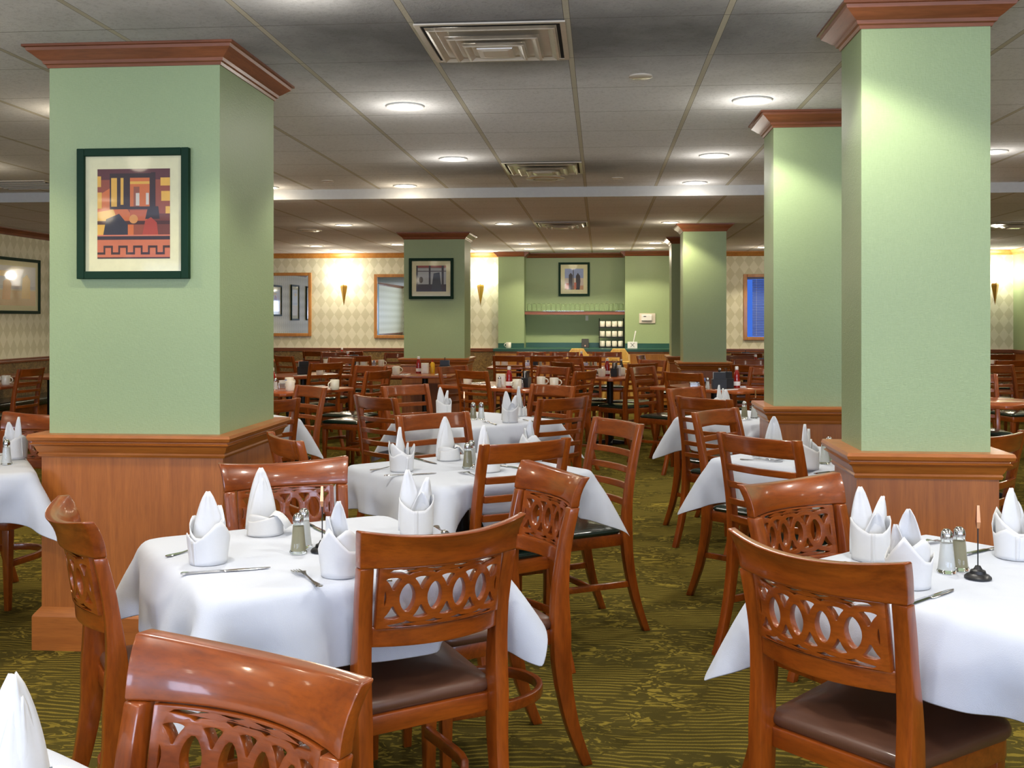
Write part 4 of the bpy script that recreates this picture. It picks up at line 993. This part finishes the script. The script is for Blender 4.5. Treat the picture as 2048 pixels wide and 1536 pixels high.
def mk_disp():
    r = thing('napkin_dispenser', 'x', 'napkin dispenser')
    MB().box((0, 0, .06), (.085, .06, .12)).bevel(.004).obj('dispenser_body', M['cream'], r)
    MB().box((0, -.031, .06), (.05, .003, .08)).obj('face_plate', M['paper'], r)
    return r
def mk_sugar():
    r = thing('sugar_caddy', 'x', 'sugar caddy')
    MB().box((0, 0, .025), (.09, .05, .05)).bevel(.003).obj('dish', M['steel'], r)
    b = MB()
    for k in range(7): b.box((-.036 + k * .012, 0, .05), (.004, .042, .05))
    b.obj('packets', M['paper'], r); MB().box((.02, 0, .054), (.012, .043, .052)).obj('blue_packets', M['blue'], r)
    return r
def mk_roll():
    r = thing('place_setting', 'x', 'place setting')
    MB().box((0, 0, .0025), (.19, .10, .005)).bevel(.0015).obj('paper_napkin', M['paper'], r)
    b = MB().box((0, .012, .0075), (.2, .008, .003)).box((0, -.014, .0075), (.19, .010, .003)); b.obj('cutlery', M['steel'], r)
    return r
SRC = dict(ket=mk_ketchup(), sau=mk_sauce(), mus=mk_must(), men=mk_caddy(), dis=mk_disp(), sug=mk_sugar(), rol=mk_roll(), mug=mug0, sal=salt0, pep=pep0)
for q_ in ('ket', 'sau', 'mus'): nest(SRC[q_], [('label', 'bottle_body')])
nest(SRC['sug'], [('blue_packets', 'packets')])
NM = dict(ket=('red ketchup bottle', 'ketchup bottle'), sau=('dark sauce bottle', 'sauce bottle'), mus=('yellow mustard bottle', 'mustard bottle'), men=('black menu holder', 'menu holder'), dis=('cream napkin dispenser', 'napkin dispenser'), sug=('steel caddy of sugar packets', 'sugar caddy'), rol=('cutlery on white napkin', 'place setting'), mug=('cream coffee mug', 'mug'), sal=('glass salt shaker', 'salt shaker'), pep=('glass pepper shaker', 'pepper shaker'))
ITEMS = [
 ('B1', 'mug', -2.70, 8.90, 2.5), ('B1', 'mug', -2.86, 9.40, 1), ('B1', 'mug', -2.35, 9.08, 4), ('B1', 'ket', -2.93, 9.12, 0), ('B1', 'dis', -3.02, 9.36, .3), ('B1', 'men', -3.10, 9.24, 1), ('B1', 'sug', -2.86, 9.22, .5), ('B1', 'sal', -2.87, 9.02, 0), ('B1', 'rol', -2.5, 9.2, 1.1), ('B1', 'rol', -2.65, 9.5, 1.1),
 ('B4', 'mug', -2.32, 11.75, 0), ('B4', 'mug', -2.28, 11.50, 1.5), ('B4', 'mug', -1.74, 11.5, 0), ('B4', 'ket', -2.10, 11.95, 0), ('B4', 'dis', -2.02, 11.93, 0), ('B4', 'mus', -1.94, 11.97, 0), ('B4', 'men', -1.80, 12.0, 0), ('B4', 'rol', -2.2, 11.62, 1.57), ('B4', 'rol', -1.8, 11.65, 1.57),
 ('M1', 'mug', -.74, 9.28, 3.9), ('M1', 'mug', -.55, 9.72, 0), ('M1', 'mug', -.42, 9.55, 0), ('M1', 'ket', -.83, 9.50, 0), ('M1', 'dis', -.92, 9.62, .2), ('M1', 'sug', -.74, 9.42, .3), ('M1', 'men', -.68, 9.58, 1.4), ('M1', 'sal', -.92, 9.5, 0), ('M1', 'rol', -1.1, 9.7, 2.5), ('M1', 'rol', -1.2, 10.1, 2.5), ('M1', 'mug', -1.27, 9.92, 1),
 ('M2', 'mug', .02, 11.35, 3.1), ('M2', 'mug', .24, 11.62, .2), ('M2', 'ket', .08, 11.58, 0), ('M2', 'dis', .19, 11.55, 0), ('M2', 'sug', -.01, 11.55, .4), ('M2', 'men', .16, 11.43, 1.4), ('M2', 'rol', .40, 11.50, .8), ('M2', 'rol', -.22, 11.5, .8), ('M2', 'sau', .24, 11.78, 0),
 ('M3', 'sal', .96, 9.42, 0), ('M3', 'men', 1.07, 9.50, .1), ('M3', 'men', 1.14, 9.60, .2), ('M3', 'ket', 1.25, 9.68, 0), ('M3', 'sug', .86, 9.62, .1), ('M3', 'rol', 1.12, 9.36, .7), ('M3', 'rol', 1.24, 9.75, .1), ('M3', 'sau', 1.1, 9.72, 0), ('M3', 'sug', .95, 9.8, .1),
 ('B5', 'mug', -3.12, 11.40, 1), ('B5', 'men', -3.35, 11.55, .5), ('B5', 'rol', -3.3, 11.35, .8), ('B5', 'rol', -3.15, 11.75, .8),
 ('B7', 'men', -3.28, 13.70, 0), ('B7', 'dis', -3.14, 13.66, 0), ('B7', 'ket', -3.38, 13.75, 0), ('B7', 'sug', -3.02, 13.66, 0), ('B7', 'mug', -2.88, 13.55, 0), ('B7', 'rol', -3.1, 13.45, 0), ('B7', 'rol', -3.75, 13.5, 0), ('B7', 'mug', -3.66, 13.7, 0), ('B7', 'sal', -3.21, 13.58, 0),
 ('B2', 'sug', -4.05, 15.4, 0), ('B2', 'ket', -3.9, 15.5, 0), ('B2', 'rol', -4.2, 15.3, 0), ('B2', 'rol', -3.6, 15.3, 0), ('B2', 'dis', -3.75, 15.5, 0),
 ('B3', 'rol', -5.1, 15.6, 0),
 ('C1', 'mug', -1.36, 13.72, 3.1), ('C1', 'dis', -1.28, 13.95, 0), ('C1', 'rol', -1.12, 13.58, 0), ('C1', 'men', -.85, 13.78, 1.5), ('C1', 'sal', -.78, 13.70, 0), ('C1', 'sug', -.98, 13.9, 0),
 ('C2', 'mug', -.50, 13.75, 3), ('C2', 'mug', -.40, 13.75, .2), ('C2', 'rol', -.38, 13.56, 0), ('C2', 'sug', -.20, 13.9, 0), ('C2', 'pep', -.12, 13.8, 0), ('C2', 'sal', -.06, 13.8, 0), ('C2', 'rol', .02, 13.56, 0), ('C2', 'ket', -.25, 14.05, 0),
 ('L1', 'mug', -5.90, 9.70, 0), ('L1', 'mug', -5.66, 9.50, 0), ('L1', 'rol', -5.95, 9.4, 0), ('L2', 'ket', -5.90, 11.05, 0), ('L2', 'sau', -5.66, 11.0, 0), ('L2', 'sal', -5.60, 10.95, 0), ('L2', 'rol', -5.75, 10.85, 0), ('L2', 'ket', -5.93, 11.2, 0),
 ('B8', 'sug', 1.86, 12.8, 0), ('B8', 'dis', 1.78, 12.9, 0), ('B8', 'ket', 1.9, 12.95, 0), ('B8', 'mug', 2.05, 12.75, 0), ('B8', 'rol', 2.1, 12.65, 0), ('B8', 'men', 2.0, 13.0, 0),
 ('B9', 'men', 2.1, 15.3, 0), ('B9', 'rol', 1.9, 15.1, 0), ('R2', 'dis', 5.25, 15.1, 0), ('R2', 'mug', 5.45, 15.0, 0), ('R2', 'rol', 5.6, 15.05, 0)]
per = {}
for t_, k, *_ in ITEMS: per[(t_, k)] = per.get((t_, k), 0) + 1
seen_n = {}
order = {}
for idx, (t_, k, x, y, rz) in enumerate(ITEMS): order.setdefault((t_, k), []).append((math.cos(-YAW) * x + math.sin(YAW) * y, idx))
for q in order.values(): q.sort()
for idx, (t_, k, x, y, rz) in enumerate(ITEMS):
    o = copy_tree(SRC[k]); o.location = (x, y, ZB); o.rotation_euler[2] = rz
    n = per[(t_, k)]; pos = [i for _, i in order[(t_, k)]].index(idx)
    w_ = '' if n == 1 else (('left one, ', 'right one, ') if n == 2 else ('leftmost, ', 'middle one, ', 'rightmost, ', 'rightmost edge one, '))[min(pos, 3)]
    if n == 4: w_ = ('leftmost, ', 'second from left, ', 'third from left, ', 'rightmost, ')[pos]
    tag(o, NM[k][0] + ', ' + w_ + 'on ' + BT[t_][5], NM[k][1], NM[k][1] + 's on the bare tables')
for o in SRC.values(): drop(o)
drop(st0)
